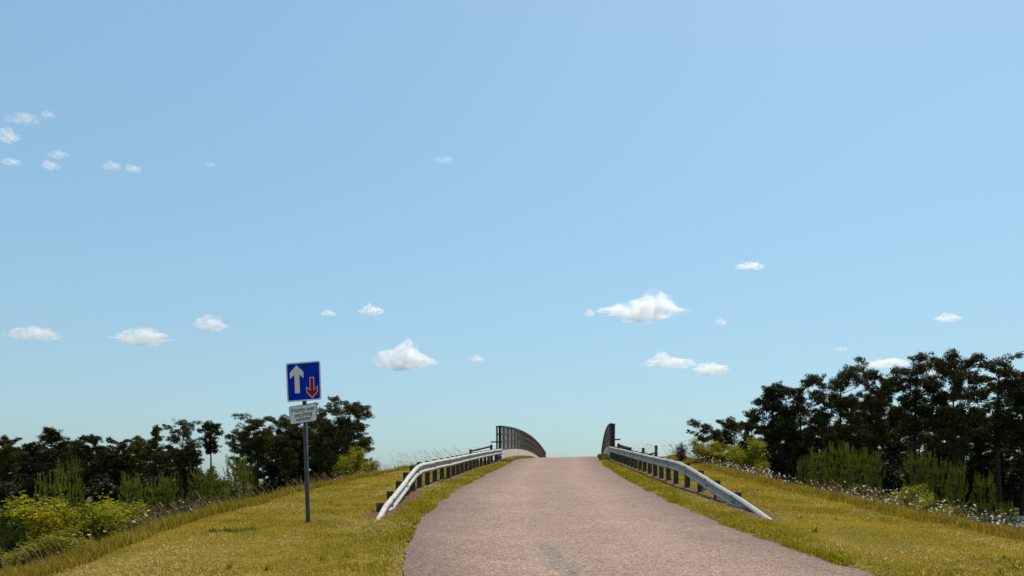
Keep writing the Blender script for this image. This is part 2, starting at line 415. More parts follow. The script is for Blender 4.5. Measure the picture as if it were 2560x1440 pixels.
def soil_mask(X, Y):
    on = sstep(14.0, 15.5, Y) * (1 - sstep(46, 49, Y))
    a = np.minimum(np.abs(X - (rail_l(Y) + 0.08)), np.abs(X - (rail_r(Y) - 0.1)))
    return (1 - sstep(0.10, 0.52, a)) * on
sa = gm.attributes.new('soil', 'FLOAT', 'POINT'); sa.data.foreach_set('value', soil_mask(XX, YY).astype(np.float32).ravel())
wa = gm.attributes.new('wild', 'FLOAT', 'POINT'); wa.data.foreach_set('value', sstep(6.3, 8.5, np.abs(DD)).astype(np.float32).ravel())
tag(place('ground', gm), kind='structure')

# ------------------------------------------------------------------ road sheet with ragged edges
ry = np.concatenate([np.arange(-45, 6, 0.5), np.arange(6, 52, 0.12), np.arange(52, 170, 0.6)])
rs = np.linspace(-1, 1, 33)
SS, RY = np.meshgrid(rs, ry)
hw = half(RY) + 0.10 * fnoise(RY * 1.7 + np.sign(SS) * 31, RY * 0.3 + np.sign(SS) * 7, 4) + 0.08 * vnoise(RY * 6 + np.sign(SS) * 9, RY * 0 + np.sign(SS) * 3)
LX = SS * hw
rz = zr(RY) + cross(RY) * LX + 0.012 * (1 - SS ** 2) - 0.02 * np.abs(SS) ** 12
RX = cx(RY) + LX
n1, n2 = SS.shape
idx = np.arange(n1 * n2).reshape(n1, n2)
F = np.stack([idx[:-1, :-1], idx[:-1, 1:], idx[1:, 1:], idx[1:, :-1]], -1).reshape(-1, 4)
rm = np_mesh('road', np.stack([RX, RY, rz], -1).reshape(-1, 3), F, M['road'], True)
for nm, val in (('edge', np.abs(SS)), ('lane', LX), ('along', RY)):
    a = rm.attributes.new(nm, 'FLOAT', 'POINT'); a.data.foreach_set('value', val.astype(np.float32).ravel())
tag(place('road', rm), kind='structure')

# motorway under the bridge with its markings
mw = MB().box((0, 68.5, BASE - 0.045), (2400, 21, 0.07)).build('motorway', M['asphalt']); tag(mw, kind='structure')
for yy in (58.8, 67.0, 70.0, 78.2):
    tag(MB().box((0, yy, BASE - 0.004), (2400, 0.18, 0.006)).build('road_marking', M['paint']), kind='structure')

# ------------------------------------------------------------------ grass
def blades(X, Y, h, wd, lean, seg=1, wind=(-0.25, 0.0)):
    n = len(X); Z = ground(X, Y) - 0.01
    a = rng.random(n) * 2 * np.pi
    ux, uy = np.cos(a), np.sin(a)
    la = rng.random(n) * 2 * np.pi; ll = lean * rng.random(n) * h
    tx = np.cos(la) * ll + wind[0] * h * rng.random(n); ty = np.sin(la) * ll + wind[1] * h
    base = np.stack([X, Y, Z], -1)
    side = np.stack([ux, uy, np.zeros(n)], -1) * (wd / 2)[:, None]
    tip = base + np.stack([tx, ty, h], -1)
    if seg == 1:
        V = np.stack([base - side, base + side, tip], 1).reshape(-1, 3)
        return V, np.arange(3 * n).reshape(-1, 3)
    mid = base + np.stack([tx * 0.3, ty * 0.3, h * 0.6], -1)
    V = np.stack([base - side, base + side, mid - side * 0.7, mid + side * 0.7, tip], 1).reshape(-1, 3)
    o = np.arange(n)[:, None] * 5
    Fq = np.concatenate([o + np.array([[0, 1, 3]]), o + np.array([[0, 3, 2]]), o + np.array([[2, 3, 4]])], 0)
    return V, Fq
def logY(n, a, b): return a * (b / a) ** rng.random(n)
def stuff(name, V, F, m, label, cat):
    return tag(place(name, np_mesh(name, V, F, m)), label, cat, kind='stuff')

n = 430000
Y = logY(n, 7.2, 52)
side = np.where(rng.random(n) < 0.52, -1, 1)
hwY = half(Y)
d = side * (hwY - 0.02 + rng.random(n) ** 0.9 * (np.where(side < 0, 6.95, 6.5) - hwY))
X = cx(Y) + d
vis = np.abs((X - 0) / Y) < 0.68
keep = vis & (rng.random(n) > 0.93 * sstep(0.25, 0.8, soil_mask(X, Y) + 0.5 * fnoise(X * 2.2, Y * 2.2, 3)))
inner = (np.abs(d) - hwY)
keep &= rng.random(n) < sstep(-0.12, 0.12, inner + 0.10 * fnoise(X * 3, Y * 3, 3)) + 0.05
X, Y, d, inner = X[keep], Y[keep], d[keep], inner[keep]
tall = 1 + 0.8 * np.clip(fnoise(X * 0.8, Y * 0.8, 3), -0.6, 1)
h = (0.018 + 0.032 * rng.random(len(X))) * tall * (0.8 + 0.012 * Y)
wd = 0.0045 + 0.00055 * Y * (0.6 + rng.random(len(X)))
# greener strip beside the road
gp = (1 - sstep(0.35, 0.95, inner * np.where((d < 0) & (Y < 12.5), 0.5, 1.0) + 0.6 * fnoise(X * 0.7, Y * 0.5, 3))) * (0.8 - 0.3 * sstep(20, 40, Y))
green = rng.random(len(X)) < gp
stuff('mown_grass', *blades(X[~green], Y[~green], h[~green], wd[~green], 0.7), M['mown'], 'short dry golden mown grass on both verges', 'grass')
stuff('roadside_grass', *blades(X[green], Y[green], h[green] * 1.35, wd[green], 0.6), M['edge_grass'], 'greener short grass along the edges of the road', 'grass')
# dry clippings: streaks along the mower's lines and scraps at the tarmac edge
n = 120000
Y = logY(n, 7.2, 45)
side = np.where(rng.random(n) < 0.62, -1, 1)
d = side * (half(Y) + 0.02 + rng.random(n) * 3.9)
X = cx(Y) + d
line = np.exp(-((np.abs(np.abs(d) - (4.55 + 0.25 * fnoise(Y * 0.2, Y * 0 + 3))) / 0.12) ** 2)) + np.exp(-((np.abs(np.abs(d) - (5.7 + 0.3 * fnoise(Y * 0.2, Y * 0 + 9))) / 0.22) ** 2)) + 1.2 * np.exp(-((np.abs(d) - half(Y) - 0.03) / 0.09) ** 2)
pat = sstep(0.05, 0.45, fnoise(X * 0.45 + 5, Y * 0.3, 3)) + 1.3 * np.exp(-((X + 4.3) / 0.7) ** 2 - ((Y - 9.2) / 0.75) ** 2) * sstep(-0.3, 0.3, fnoise(X * 2, Y * 2, 3))
keep = rng.random(n) < np.clip(line * sstep(-0.2, 0.3, fnoise(X, Y * 0.5, 2)) + 0.6 * pat, 0, 1)
keep &= np.abs(X / Y) < 0.68
X, Y = X[keep], Y[keep]
V, Fq = blades(X, Y, 0.012 + 0.02 * rng.random(len(X)), 0.005 + 0.0006 * Y, 3.5)
V[:, 2] += 0.035
stuff('dry_clippings', V, Fq, M['straw'], 'pale dry grass clippings strewn in streaks on the verges', 'grass')

n = 16000
Y = logY(n, 7.5, 46); side = np.where(rng.random(n) < 0.5, -1, 1)
cl = fnoise(Y * 1.1 + side * 11, Y * 0 + side * 4.0, 3)
d = side * (half(Y) - 0.06 + 0.22 * rng.random(n) ** 1.5); X = cx(Y) + d
kp = (cl > 0.02) & (np.abs(X / Y) < 0.68); X, Y = X[kp], Y[kp]
stuff('edge_tufts', *blades(X, Y, 0.04 + 0.09 * rng.random(len(X)), 0.006 + 0.0006 * Y, 1.2, 2), M['edge_grass'], 'ragged grass tufts creeping over the tarmac edge', 'grass')
n = 180
Y0 = logY(n, 7.5, 40); side = np.where(rng.random(n) < 0.5, -1, 1); X0 = cx(Y0) + side * (half(Y0) + 0.15 + 3.4 * rng.random(n))
kp = fnoise(X0 * 0.9 + 9, Y0 * 0.9, 2) > 0.05; X0, Y0 = X0[kp], Y0[kp]; q = 9
X = np.repeat(X0, q) + rng.normal(size=len(X0) * q) * 0.03; Y = np.repeat(Y0, q) + rng.normal(size=len(X0) * q) * 0.03
stuff('verge_weeds', *blades(X, Y, 0.05 + 0.07 * rng.random(len(X)), 0.02 + 0.0006 * Y, 1.8, 2), M['edge_grass'], 'small broad leaved weeds scattered in the mown verges', 'weeds')

# rough long grass on the shoulders and the upper bank
def shoulder(n, a, b, y0, y1, p=1.0):
    Y = logY(n, y0, y1); sgn = np.where(rng.random(n) < 0.5, -1, 1)
    d = sgn * (a + 0.38 * (sgn < 0) + (b - a) * rng.random(n) ** p + 0.18 * fnoise(Y * 0.6, Y * 0 + 2.0 * sgn, 2))
    X = cx(Y) + d; kp = np.abs(X / Y) < 0.7
    return X[kp], Y[kp], np.abs(d[kp])
X, Y, d = shoulder(150000, 6.3, 9.6, 8, 54, 1.15)
h = (0.07 + 0.16 * sstep(6.3, 7.2, d)) * (0.55 + 0.7 * rng.random(len(X))) * (1 + 0.5 * fnoise(X * 0.7, Y * 0.7, 3))
stuff('long_grass', *blades(X, Y, h, 0.006 + 0.00042 * Y, 0.55, 2), M['long'], 'long unmown grass on the shoulders of the bank', 'grass')
X, Y, d = shoulder(60000, 9.2, 17, 8, 60)
stuff('bank_grass', *blades(X, Y, 0.16 + 0.26 * rng.random(len(X)), 0.012 + 0.0006 * Y, 0.7, 2), M['long'], 'rough tall grass down the slopes of the bank', 'grass')
# seeding stalks
def stalks(X, Y, h, wscale=1.0):
    n = len(X); Z = ground(X, Y)
    lx = -0.16 - 0.42 * rng.random(n); ly = 0.25 * (rng.random(n) - 0.5)
    wd = (0.0022 + 0.00022 * Y) * wscale
    a = rng.random(n) * np.pi
    sd = np.stack([np.cos(a), np.sin(a), 0 * a], -1) * (wd / 2)[:, None]
    b0 = np.stack([X, Y, Z], -1)
    P = lambda t: b0 + np.stack([lx * h * t * t, ly * h * t * t, h * t * (1 - 0.12 * t)], -1)
    p0, p1, p2, p3, p4 = P(0), P(0.5), P(0.78), P(0.89), P(1.0)
    hs = sd * (2.4 + 1.6 * rng.random(n))[:, None]
    V = np.stack([p0 - sd, p0 + sd, p1 - sd, p1 + sd, p2 - sd, p2 + sd, p3 - hs, p3 + hs, p4], 1).reshape(-1, 3)
    o = np.arange(n)[:, None] * 9
    Fq = np.concatenate([o + np.array([t]) for t in ([0, 1, 3], [0, 3, 2], [2, 3, 5], [2, 5, 4], [4, 5, 7], [4, 7, 6], [6, 7, 8])], 0)
    return V, Fq
X, Y, d = shoulder(10500, 6.5, 9.0, 8, 55, 0.9)
kp = rng.random(len(X)) < 0.25 + 0.75 * sstep(-0.1, 0.3, fnoise(X * 0.5, Y * 0.4, 2))
X, Y = X[kp], Y[kp]
stuff('seeding_grass', *stalks(X, Y, 0.26 + 0.32 * rng.random(len(X)), 0.6), M['seed'], 'brown seeding grass stalks leaning on the bank tops', 'grass')
# tall stalks against the sky by the bridge
n = 240
X = np.where(rng.random(n) < 0.62, rng.uniform(-6.4, -1.6, n), rng.uniform(6.0, 9.6, n)); Y = rng.uniform(38, 49, n)
V, Fq = stalks(X, Y, 0.5 + 0.6 * rng.random(n), 0.7)
stuff('skyline_grass', V, Fq, M['seed'], 'thin tall grass stalks standing against the sky by the bridge', 'grass')

# ------------------------------------------------------------------ safety barriers
PROF = [(0.0, 0.155), (0.030, 0.150), (0.066, 0.128), (0.080, 0.108), (0.083, 0.094), (0.076, 0.080), (0.040, 0.045), (0.008, 0.016), (0.004, 0.0), (0.008, -0.016), (0.045, -0.040), (0.072, -0.062),
        (0.082, -0.080), (0.083, -0.094), (0.076, -0.110), (0.022, -0.150), (0.0, -0.155)]
def w_ring(Xf, Y, zc, s, off=0.0):
    """closed W section, s = +1 face towards +X"""
    t = 0.004
    out = [Vector((Xf + s * (a + off), Y, zc + b)) for a, b in PROF] + [Vector((Xf + s * (a + off - t), Y, zc + b * 0.985)) for a, b in PROF[::-1]]
    return out
def bolt_mesh():
    b = MB(); b.tube([(0, 0, 0), (0.012, 0, 0)], [0.024, 0.019], 8); return b.mesh('bolt', M['bolt'])
BOLT = bolt_mesh()
def post_mesh(h):
    b = MB(); wd, dp, t = 0.15, 0.06, 0.008      # channel section, web across the road
    out = [(-wd / 2, -dp / 2), (wd / 2, -dp / 2), (wd / 2, dp / 2), (wd / 2 - 0.03, dp / 2), (wd / 2 - 0.03, dp / 2 - t), (wd / 2 - t, dp / 2 - t), (wd / 2 - t, -dp / 2 + t), (-wd / 2 + t, -dp / 2 + t),
           (-wd / 2 + t, dp / 2 - t), (-wd / 2 + 0.03, dp / 2 - t), (-wd / 2 + 0.03, dp / 2), (-wd / 2, dp / 2)]
    b.sweep([[Vector((x, y, z)) for x, y in out] for z in (-0.35, h)])
    return b.mesh('post', M['post'])
def barrier(path, s, y0, y1, ramp_y, posts, joints, label):
    top = lambda Y: float(np.interp(Y, [y0, y0 + 1.0, ramp_y - 0.8, ramp_y + 0.6, y1], [-0.06, 0.04, 0.665, 0.735, 0.735]))
    line = lambda Y: gz(float(path(Y)), Y) * 0.35 + 0.65 * float(zr(Y) + cross(Y) * (path(Y) - cx(Y))) + 0.0
    root = empty('safety_barrier', (float(path(y0)), y0, line(y0)), label, 'barrier', 'safety barriers on the bridge approach')
    bpy.context.view_layer.update()
    inv = root.matrix_world.inverted()
    def child(o, p=root):
        o.parent = p; o.matrix_parent_inverse = inv; return o
    for i, (a, b) in enumerate(zip(joints[:-1], joints[1:])):
        ys = np.linspace(a - (0.16 if i else 0), b, max(4, int((b - a) / 0.35) + 2))
        off = 0.10 + (0.010 if i % 2 else 0.0)
        rings = [w_ring(float(path(y)), y, line(y) + top(y) - 0.155, s, off) for y in ys]
        o = MB().sweep(rings).build('rail_beam', M['galv'])
        o.data.polygons.foreach_set('use_smooth', np.zeros(len(o.data.polygons), dtype=bool))
        child(o)
        for yb in (b - 0.05, b - 0.15):
            for zo in (0.112, -0.03, -0.125):
                bo = place('bolt', BOLT); bo.parent = o
                bo.location = (float(path(yb)) + s * (off + (0.074 if abs(zo) > 0.1 else 0.045) + 0.006), yb, line(yb) + top(yb) - 0.155 + zo)
                bo.rotation_euler = (0, 0, 0 if s > 0 else math.pi)
                bo.matrix_parent_inverse = Matrix()
    for y in posts:
        x = float(path(y)); g = gz(x, y); h = line(y) + top(y) - g + 0.02
        p = place('post', post_mesh(h)); p.location = (x + s * 0.02, y, g); child(p)
        p.rotation_euler = (R(random.uniform(-1, 1)), R(random.uniform(-1, 1)), R(random.uniform(-3, 3)))
        br = MB().box((x + s * 0.095, y, line(y) + top(y) - 0.155), (0.03, 0.08, 0.10)).build('bracket', M['post']); child(br)
    return root
pl = [16.05, 17.5, 18.95, 20.4, 21.8] + list(np.arange(23.1, 45.3, 1.32))
pr = [17.7, 19.55, 21.4, 23.1, 24.8] + list(np.arange(26.1, 45.3, 1.32))
jl = [13.6, 17.0, 19.6, 22.3] + list(np.arange(25.1, 45, 2.9)) + [45.75]
jr = [13.9, 17.7, 20.2, 22.8] + list(np.arange(25.4, 45, 2.9)) + [45.75]
barrier(rail_l, 1, 13.6, 46, 22.2, pl, jl, 'sunlit corrugated steel crash barrier behind which the blue road sign stands')
barrier(rail_r, -1, 13.9, 46, 23.4, pr, jr, 'shaded corrugated steel crash barrier beside the verge with the white daisies')

# ------------------------------------------------------------------ the bridge
def par_x(Y, s): return (-5.2 + 0.1 * Y) if s < 0 else (1.03 + 0.1 * Y)
def deck_z(Y, s): return float(zr(Y) + cross(Y) * (par_x(Y, s) - cx(Y)))
bridge = empty('bridge', (3, 46, BASE), 'arched concrete road bridge deck rising over the motorway', 'bridge')
bpy.context.view_layer.update(); binv = bridge.matrix_world.inverted()
def bchild(o): o.parent = bridge; o.matrix_parent_inverse = binv; return o
ys = np.linspace(45.9, 91.0, 46)
rings = []
for y in ys:
    zl, zrr = deck_z(y, -1), deck_z(y, 1); xl, xr = par_x(y, -1) - 0.4, par_x(y, 1) + 0.4
    rings.append([Vector((xl, y, zl - 0.03)), Vector((xr, y, zrr - 0.03)), Vector((xr, y, zrr - 0.45)), Vector((xr - 1.2, y, zrr - 1.0)), Vector((xl + 1.2, y, zl - 1.0)), Vector((xl, y, zl - 0.45))])
bchild(MB().sweep(rings).build('deck', M['conc']))
for y in (47.6, 89.4):
    x0 = (par_x(y, -1) + par_x(y, 1)) / 2; z1 = float(zr(y)) - 1.0
    bchild(MB().box((x0, y, (BASE - 0.5 + z1) / 2), (6.6, 1.4, z1 - BASE + 0.5)).build('abutment', M['conc']))
for xo in (-1.6, 1.6):
    y = 68.5; x0 = (par_x(y, -1) + par_x(y, 1)) / 2 + xo; z1 = float(zr(y)) - 0.95
    bchild(MB().tube([(x0, y, BASE - 0.3), (x0, y, z1)], 0.5, 20).build('pier', M['conc']))
for s in (-1, 1):      # raised edge strips with thin turf
    rings = []
    for y in np.linspace(46.0, 91.0, 60):
        xi = float(cx(y)) + s * (float(half(y)) + 0.02 + 0.05 * float(vnoise(y * 2, 1.0 + s))); xo = par_x(y, s); z = deck_z(y, s)
        a, b = (xi, xo) if s > 0 else (xo, xi)
        rings.append([Vector((a, y, z - 0.05)), Vector((b, y, z - 0.05)), Vector((b, y, z + (0.15 if s < 0 else 0.05))), Vector((a, y, z + (0.15 if s > 0 else 0.05)))])
    bchild(MB().sweep(rings).build('edge_strip', M['ground']))
n = 14000
Y = rng.uniform(45, 66, n); t = rng.random(n)
X = np.where(rng.random(n) < 0.6, (-5.2 + 0.1 * Y) + 0.06 + 0.45 * t, (1.03 + 0.1 * Y) - 0.06 - 0.45 * t)
V, Fq = blades(X, Y, 0.05 + 0.06 * rng.random(n), 0.012 + 0.0006 * Y, 0.7)
zo = zr(Y) + cross(Y) * (X - cx(Y)) + 0.09
V = V.reshape(n, 3, 3); V[:, :, 2] += (zo - V[:, 0, 2])[:, None]
stuff('bridge_edge_grass', V.reshape(-1, 3), Fq, M['mown'], 'dry grass fringe at the foot of the bridge parapets', 'grass')

def parapet(s, label, y0):
    y1 = 91.0; PL, H = 0.52, 1.38
    zb = lambda y: deck_z(y, s) + 0.14
    X = lambda y: par_x(y, s)
    root = empty('bridge_parapet', (X(y0), y0, deck_z(y0, s) - 0.03), label, 'parapet', 'parapets of the bridge')
    bpy.context.view_layer.update(); inv = root.matrix_world.inverted()
    def ch(o, p=root): o.parent = p; o.matrix_parent_inverse = inv; return o
    py = np.arange(y0 + 0.06, y1, 2.28)
    o_ = s      # outwards
    for a, b in zip(py[:-1], py[1:]):         # concrete plinth panels, one per bay
        q = np.linspace(a + 0.006, b - 0.006, 4)
        rings = [[Vector((X(y) + o_ * 0.0, y, zb(y) - 0.17)), Vector((X(y) + o_ * 0.28, y, zb(y) - 0.17)), Vector((X(y) + o_ * 0.28, y, zb(y) + PL)), Vector((X(y) + o_ * 0.03, y, zb(y) + PL)), Vector((X(y), y, zb(y) + PL - 0.03))] for y in q]
        ch(MB().sweep(rings).build('plinth_panel', M['conc']))
    pm = None
    for y in py:                               # steel posts, outboard of the mesh
        if pm is None:
            b = MB(); b.box((0, 0, H / 2), (0.014, 0.16, H)); b.box((0.09, 0, H / 2), (0.014, 0.16, H)); b.box((0.045, 0, H / 2), (0.076, 0.016, H)); pm = b.mesh('post', M['parapet'])
        p = place('post', pm); p.location = (X(y) + o_ * 0.06, y, zb(y) + PL); p.rotation_euler = (0, 0, 0 if s > 0 else math.pi); ch(p)
    for hh, th in ((0.03, 0.08), (0.47, 0.085), (0.91, 0.085), (H - 0.03, 0.11)):
        q = np.linspace(y0, y1, 60); t = th / 2; xa = 0.16 if th > 0.1 else 0.05
        rings = [[Vector((X(y) + o_ * 0.0, y, zb(y) + PL + hh - t)), Vector((X(y) + o_ * xa, y, zb(y) + PL + hh - t)), Vector((X(y) + o_ * xa, y, zb(y) + PL + hh + t)), Vector((X(y), y, zb(y) + PL + hh + t))] for y in q]
        ch(MB().sweep(rings).build('rail', M['parapet']))
    # close-set infill wires: too fine to pick apart, one part
    q = np.arange(y0 + 0.05, y1, 0.048)
    b = MB()
    for y in q:
        z = zb(y) + PL; x = X(y) + o_ * 0.055
        b.add([(x - 0.002, y - 0.003, z + 0.05), (x + 0.002, y - 0.003, z + 0.05), (x + 0.002, y + 0.003, z + 0.05), (x - 0.002, y + 0.003, z + 0.05),
               (x - 0.002, y - 0.003, z + H - 0.06), (x + 0.002, y - 0.003, z + H - 0.06), (x + 0.002, y + 0.003, z + H - 0.06), (x - 0.002, y + 0.003, z + H - 0.06)],
              [(0, 1, 5, 4), (1, 2, 6, 5), (2, 3, 7, 6), (3, 0, 4, 7)])
    tag(ch(b.build('infill_mesh', M['bars'])), kind='stuff')
    # end frame on the approach side
    z = zb(y0) + PL; e = MB()
    xo = X(y0) + o_ * 0.24
    e.box((xo, y0 + 0.03, z + H / 2 - 0.28), (0.10, 0.09, H + 0.56))
    ch(e.build('end_post', M['parapet']))
    e = MB().box((X(y0) + o_ * 0.03, y0 + 0.02, z + H / 2 - 0.3), (0.05, 0.06, H + 0.58)); ch(e.build('end_post', M['parapet']))
    for hh, wd in ((H - 0.03, 0.34), (0.91, 0.3)):
        ch(MB().box((X(y0) + o_ * 0.135, y0 + 0.02, z + hh), (wd, 0.074, 0.07)).build('end_rail', M['parapet']))
    ch(MB().box((X(y0) + o_ * 0.28, y0 - 0.02, z + 0.47), (0.62, 0.05, 0.075)).build('end_rail', M['post']))
    ch(MB().box((X(y0) + o_ * 0.14, y0 + 0.03, z - 0.42), (0.34, 0.10, 0.10)).build('end_rail', M['parapet']))
    if s > 0:
        ch(MB().box((X(y0) + 0.135, y0 + 0.09, z + H / 2 + 0.02), (0.21, 0.012, H - 0.02)).build('end_plate', M['parapet']))
    return root
parapet(-1, 'brown mesh bridge parapet on a long pale concrete plinth, open end frame showing', 45.8)
parapet(1, 'dark bridge parapet seen almost edge on, its end closed by a plate', 45.8)

# timber post-and-rail fences dropping from the bridge ends
def fence(pts, label, rr=0.05, dzs=(0.1, 0.5)):
    root = empty('timber_fence', (pts[0][0], pts[0][1], gz(*pts[0][:2])), label, 'fence')
    bpy.context.view_layer.update(); inv = root.matrix_world.inverted()
    def ch(o): o.parent = root; o.matrix_parent_inverse = inv
    hs = []
    for x, y, h in pts:
        g = gz(x, y); hs.append(g + h)
        ch(MB().box((x, y, g + h / 2 - 0.15), (0.14, 0.14, h + 0.3)).build('post', M['timber']))
    for (a, b, za, zb_) in zip(pts[:-1], pts[1:], hs[:-1], hs[1:]):
        for dz in dzs:
            ch(MB().tube([(a[0], a[1] + 0.09, za - dz), (b[0], b[1] + 0.09, zb_ - dz)], rr, 6).build('rail', M['timber']))
    return root
fence([(-1.18, 45.6, 0.98), (-2.35, 45.4, 0.72)], 'dark timber post and rail fence behind the sunlit crash barrier')
fence([(6.15, 46.2, 0.86), (6.8, 46.0, 0.62)], 'dark sloping timber fence rail beside the shaded bridge parapet', 0.09)
fence([(8.0, 44.4, 0.74), (7.3, 44.5, 0.62)], 'short brown timber fence post and rail behind the shaded crash barrier', 0.05, (0.42,))

# distant barrier on the motorway
root = empty('safety_barrier', (44, 68.5, BASE), 'pale distant barrier on the motorway below the daisy bank', 'barrier')
for o in (MB().box((12, 0, 0.60), (70, 0.06, 0.30)).build('rail_beam', M['galv'], root),): pass
pmesh = MB().box((0, 0.06, 0.28), (0.1, 0.06, 0.62)).mesh('post', M['post'])
for i in range(14): place('post', pmesh, root, (-8 + i * 3.2, 0, 0))

# ------------------------------------------------------------------ the road sign
SX, SY = -3.58, 14.05
sz = gz(SX, SY)
sign = empty('road_sign', (SX, SY, sz), 'blue rectangular priority sign with white and red arrows and plate on grey pole', 'sign')
LEAN = math.tan(R(1.7))
def S2(px, py): return ((px - 771.0) / 142.35, (1312.0 - py) / 142.35)
MB().tube([(0, 0, -0.4), (0, 0, 0), (-LEAN * 2.8, 0, 2.8)], 0.038, 20).build('post', M['pole'], sign, True)
MB().tube([(-LEAN * 2.8, 0, 2.799), (-LEAN * 2.82, 0, 2.825)], [0.042, 0.036], 20).build('post_cap', M['black'], sign)
def plate_frame(TL, TR, BR, BL):
    c = [S2(*p) for p in (TL, TR, BR, BL)]
    def at(u, v, y):      # u, v in 0..1 from the top left
        x = (c[0][0] * (1 - u) + c[1][0] * u) * (1 - v) + (c[3][0] * (1 - u) + c[2][0] * u) * v
        z = (c[0][1] * (1 - u) + c[1][1] * u) * (1 - v) + (c[3][1] * (1 - u) + c[2][1] * u) * v
        return Vector((x, y, z))
    return at
def rrect(ins, rad, asp, n=6):
    """rounded rectangle in u,v; asp = width / height"""
    ru, rv = rad, rad * asp; iu, iv = ins, ins * asp; out = []
    for cu, cv, a0 in ((1 - iu - ru, iv + rv, -90), (1 - iu - ru, 1 - iv - rv, 0), (iu + ru, 1 - iv - rv, 90), (iu + ru, iv + rv, 180)):
        for i in range(n + 1):
            a = R(a0 + 90 * i / n); out.append((cu + ru * math.cos(a), cv + rv * math.sin(a)))
    return out
def slab(at, pts, y0, y1, name, m, parent):
    b = MB(); n = len(pts)
    b.sweep([[at(u, v, y0) for u, v in pts], [at(u, v, y1) for u, v in pts]])
    return b.build(name, m, parent)
at1 = plate_frame((717, 914), (803, 907), (806, 1004), (721, 1011))
asp1 = 0.88
YF = -0.052
p1 = slab(at1, rrect(0, 0.06, asp1), YF, YF + 0.012, 'sign_plate', M['rim'], sign)
slab(at1, rrect(0.040, 0.045, asp1), YF - 0.0015, YF + 0.002, 'blue_face', M['blue'], p1)
slab(at1, [(.305, .072), (.50, .25), (.50, .412), (.38, .315), (.38, .79), (.235, .79), (.235, .315), (.105, .412), (.105, .254)], YF - 0.003, YF, 'white_arrow', M['white'], p1)
def arrow_dn(g):
    return [(.683 - g, .416 - g), (.79 + g, .416 - g), (.79 + g, .735 - g * 1.5), (.89 + g, .655 - g * 1.6), (.89 + g, .785 + g * 0.5), (.737, .93 + g * 1.3), (.585 - g, .785 + g * 0.5), (.585 - g, .655 - g * 1.6), (.683 - g, .735 - g * 1.5)]
slab(at1, arrow_dn(0.012), YF - 0.003, YF, 'arrow_outline', M['white'], p1)
slab(at1, arrow_dn(-0.006), YF - 0.0045, YF, 'red_arrow', M['red'], p1)
at2 = plate_frame((725, 1022), (795, 1012), (795, 1057), (728, 1067.5))
asp2 = 1.52
p2 = slab(at2, rrect(0, 0.05, asp2), YF, YF + 0.01, 'supplementary_plate', M['black'], sign)
slab(at2, rrect(0.022, 0.04, asp2), YF - 0.0015, YF + 0.002, 'white_face', M['white'], p2)
def text_mesh(body, size):
    cu = bpy.data.curves.new('txt', 'FONT'); cu.body = body; cu.size = size; cu.align_x = 'CENTER'; cu.offset = size * 0.012; cu.extrude = 0.0008; cu.space_character = 1.02
    o = bpy.data.objects.new('txt', cu); COL.objects.link(o)
    me = bpy.data.meshes.new_from_object(o.evaluated_get(bpy.context.evaluated_depsgraph_get()))
    bpy.data.objects.remove(o); bpy.data.curves.remove(cu)
    return me
for i, (line, vb) in enumerate((('Priority over', 0.36), ('oncoming', 0.63), ('vehicles', 0.875))):
    me = text_mesh(line, 0.104)
    W, H = 0.485, 0.316
    vs = np.empty(len(me.vertices) * 3, dtype=np.float32); me.vertices.foreach_get('co', vs); vs = vs.reshape(-1, 3)
    wtxt = vs[:, 0].max() - vs[:, 0].min()
    want = (0.84, 0.645, 0.54)[i] * W
    out = []
    for x, y, z in vs:
        u = 0.5 + (x - (vs[:, 0].max() + vs[:, 0].min()) / 2) * want / wtxt / W; v = vb - y / H
        p = at2(u, v, YF - 0.0024 - z); out += [p.x, p.y, p.z]
    me.vertices.foreach_set('co', out); me.update(); me.materials.clear(); me.materials.append(M['black']); me.name = 'lettering'
    tag(place('lettering', me, p2), kind='stuff')
for hh in (2.66, 2.28, 2.0, 1.80):
    MB().tube([(-LEAN * hh, 0, hh - 0.02), (-LEAN * hh, 0, hh + 0.02)], 0.044, 16).build('clip', M['galv'], sign)
    MB().box((-LEAN * hh, -0.041, hh), (0.30, 0.012, 0.03)).build('clip_channel', M['galv'], sign)

# ------------------------------------------------------------------ vegetation builders
def tris_at(C, size, flat=0.0, asp=1.0, up=None):
    """one random triangle-pair leaf at each centre; returns V (n*4), F"""
    n = len(C)
    a = rng.normal(size=(n, 3)); 
    if up is not None: a = a + np.asarray(up)
    a /= np.linalg.norm(a, axis=1)[:, None]
    b = np.cross(a, rng.normal(size=(n, 3))); b /= np.linalg.norm(b, axis=1)[:, None]
    sz = (np.asarray(size) * (0.6 + 0.8 * rng.random(n)))[:, None]
    nrm = np.cross(a, b)
    if asp > 0.5:
        b[:, 2] *= 0.5; a[:, 2] *= 0.5; nrm = np.cross(a, b)
    p0 = C - a * sz * 0.5; p2 = C + a * sz * 0.5
    p1 = C + b * sz * 0.5 * asp + nrm * sz * 0.12; p3 = C - b * sz * 0.5 * asp + nrm * sz * 0.12
    V = np.stack([p0, p1, p2, p3], 1).reshape(-1, 3)
    o = np.arange(n)[:, None] * 4
    return V, np.concatenate([o + np.array([[0, 1, 2]]), o + np.array([[0, 2, 3]])], 0)

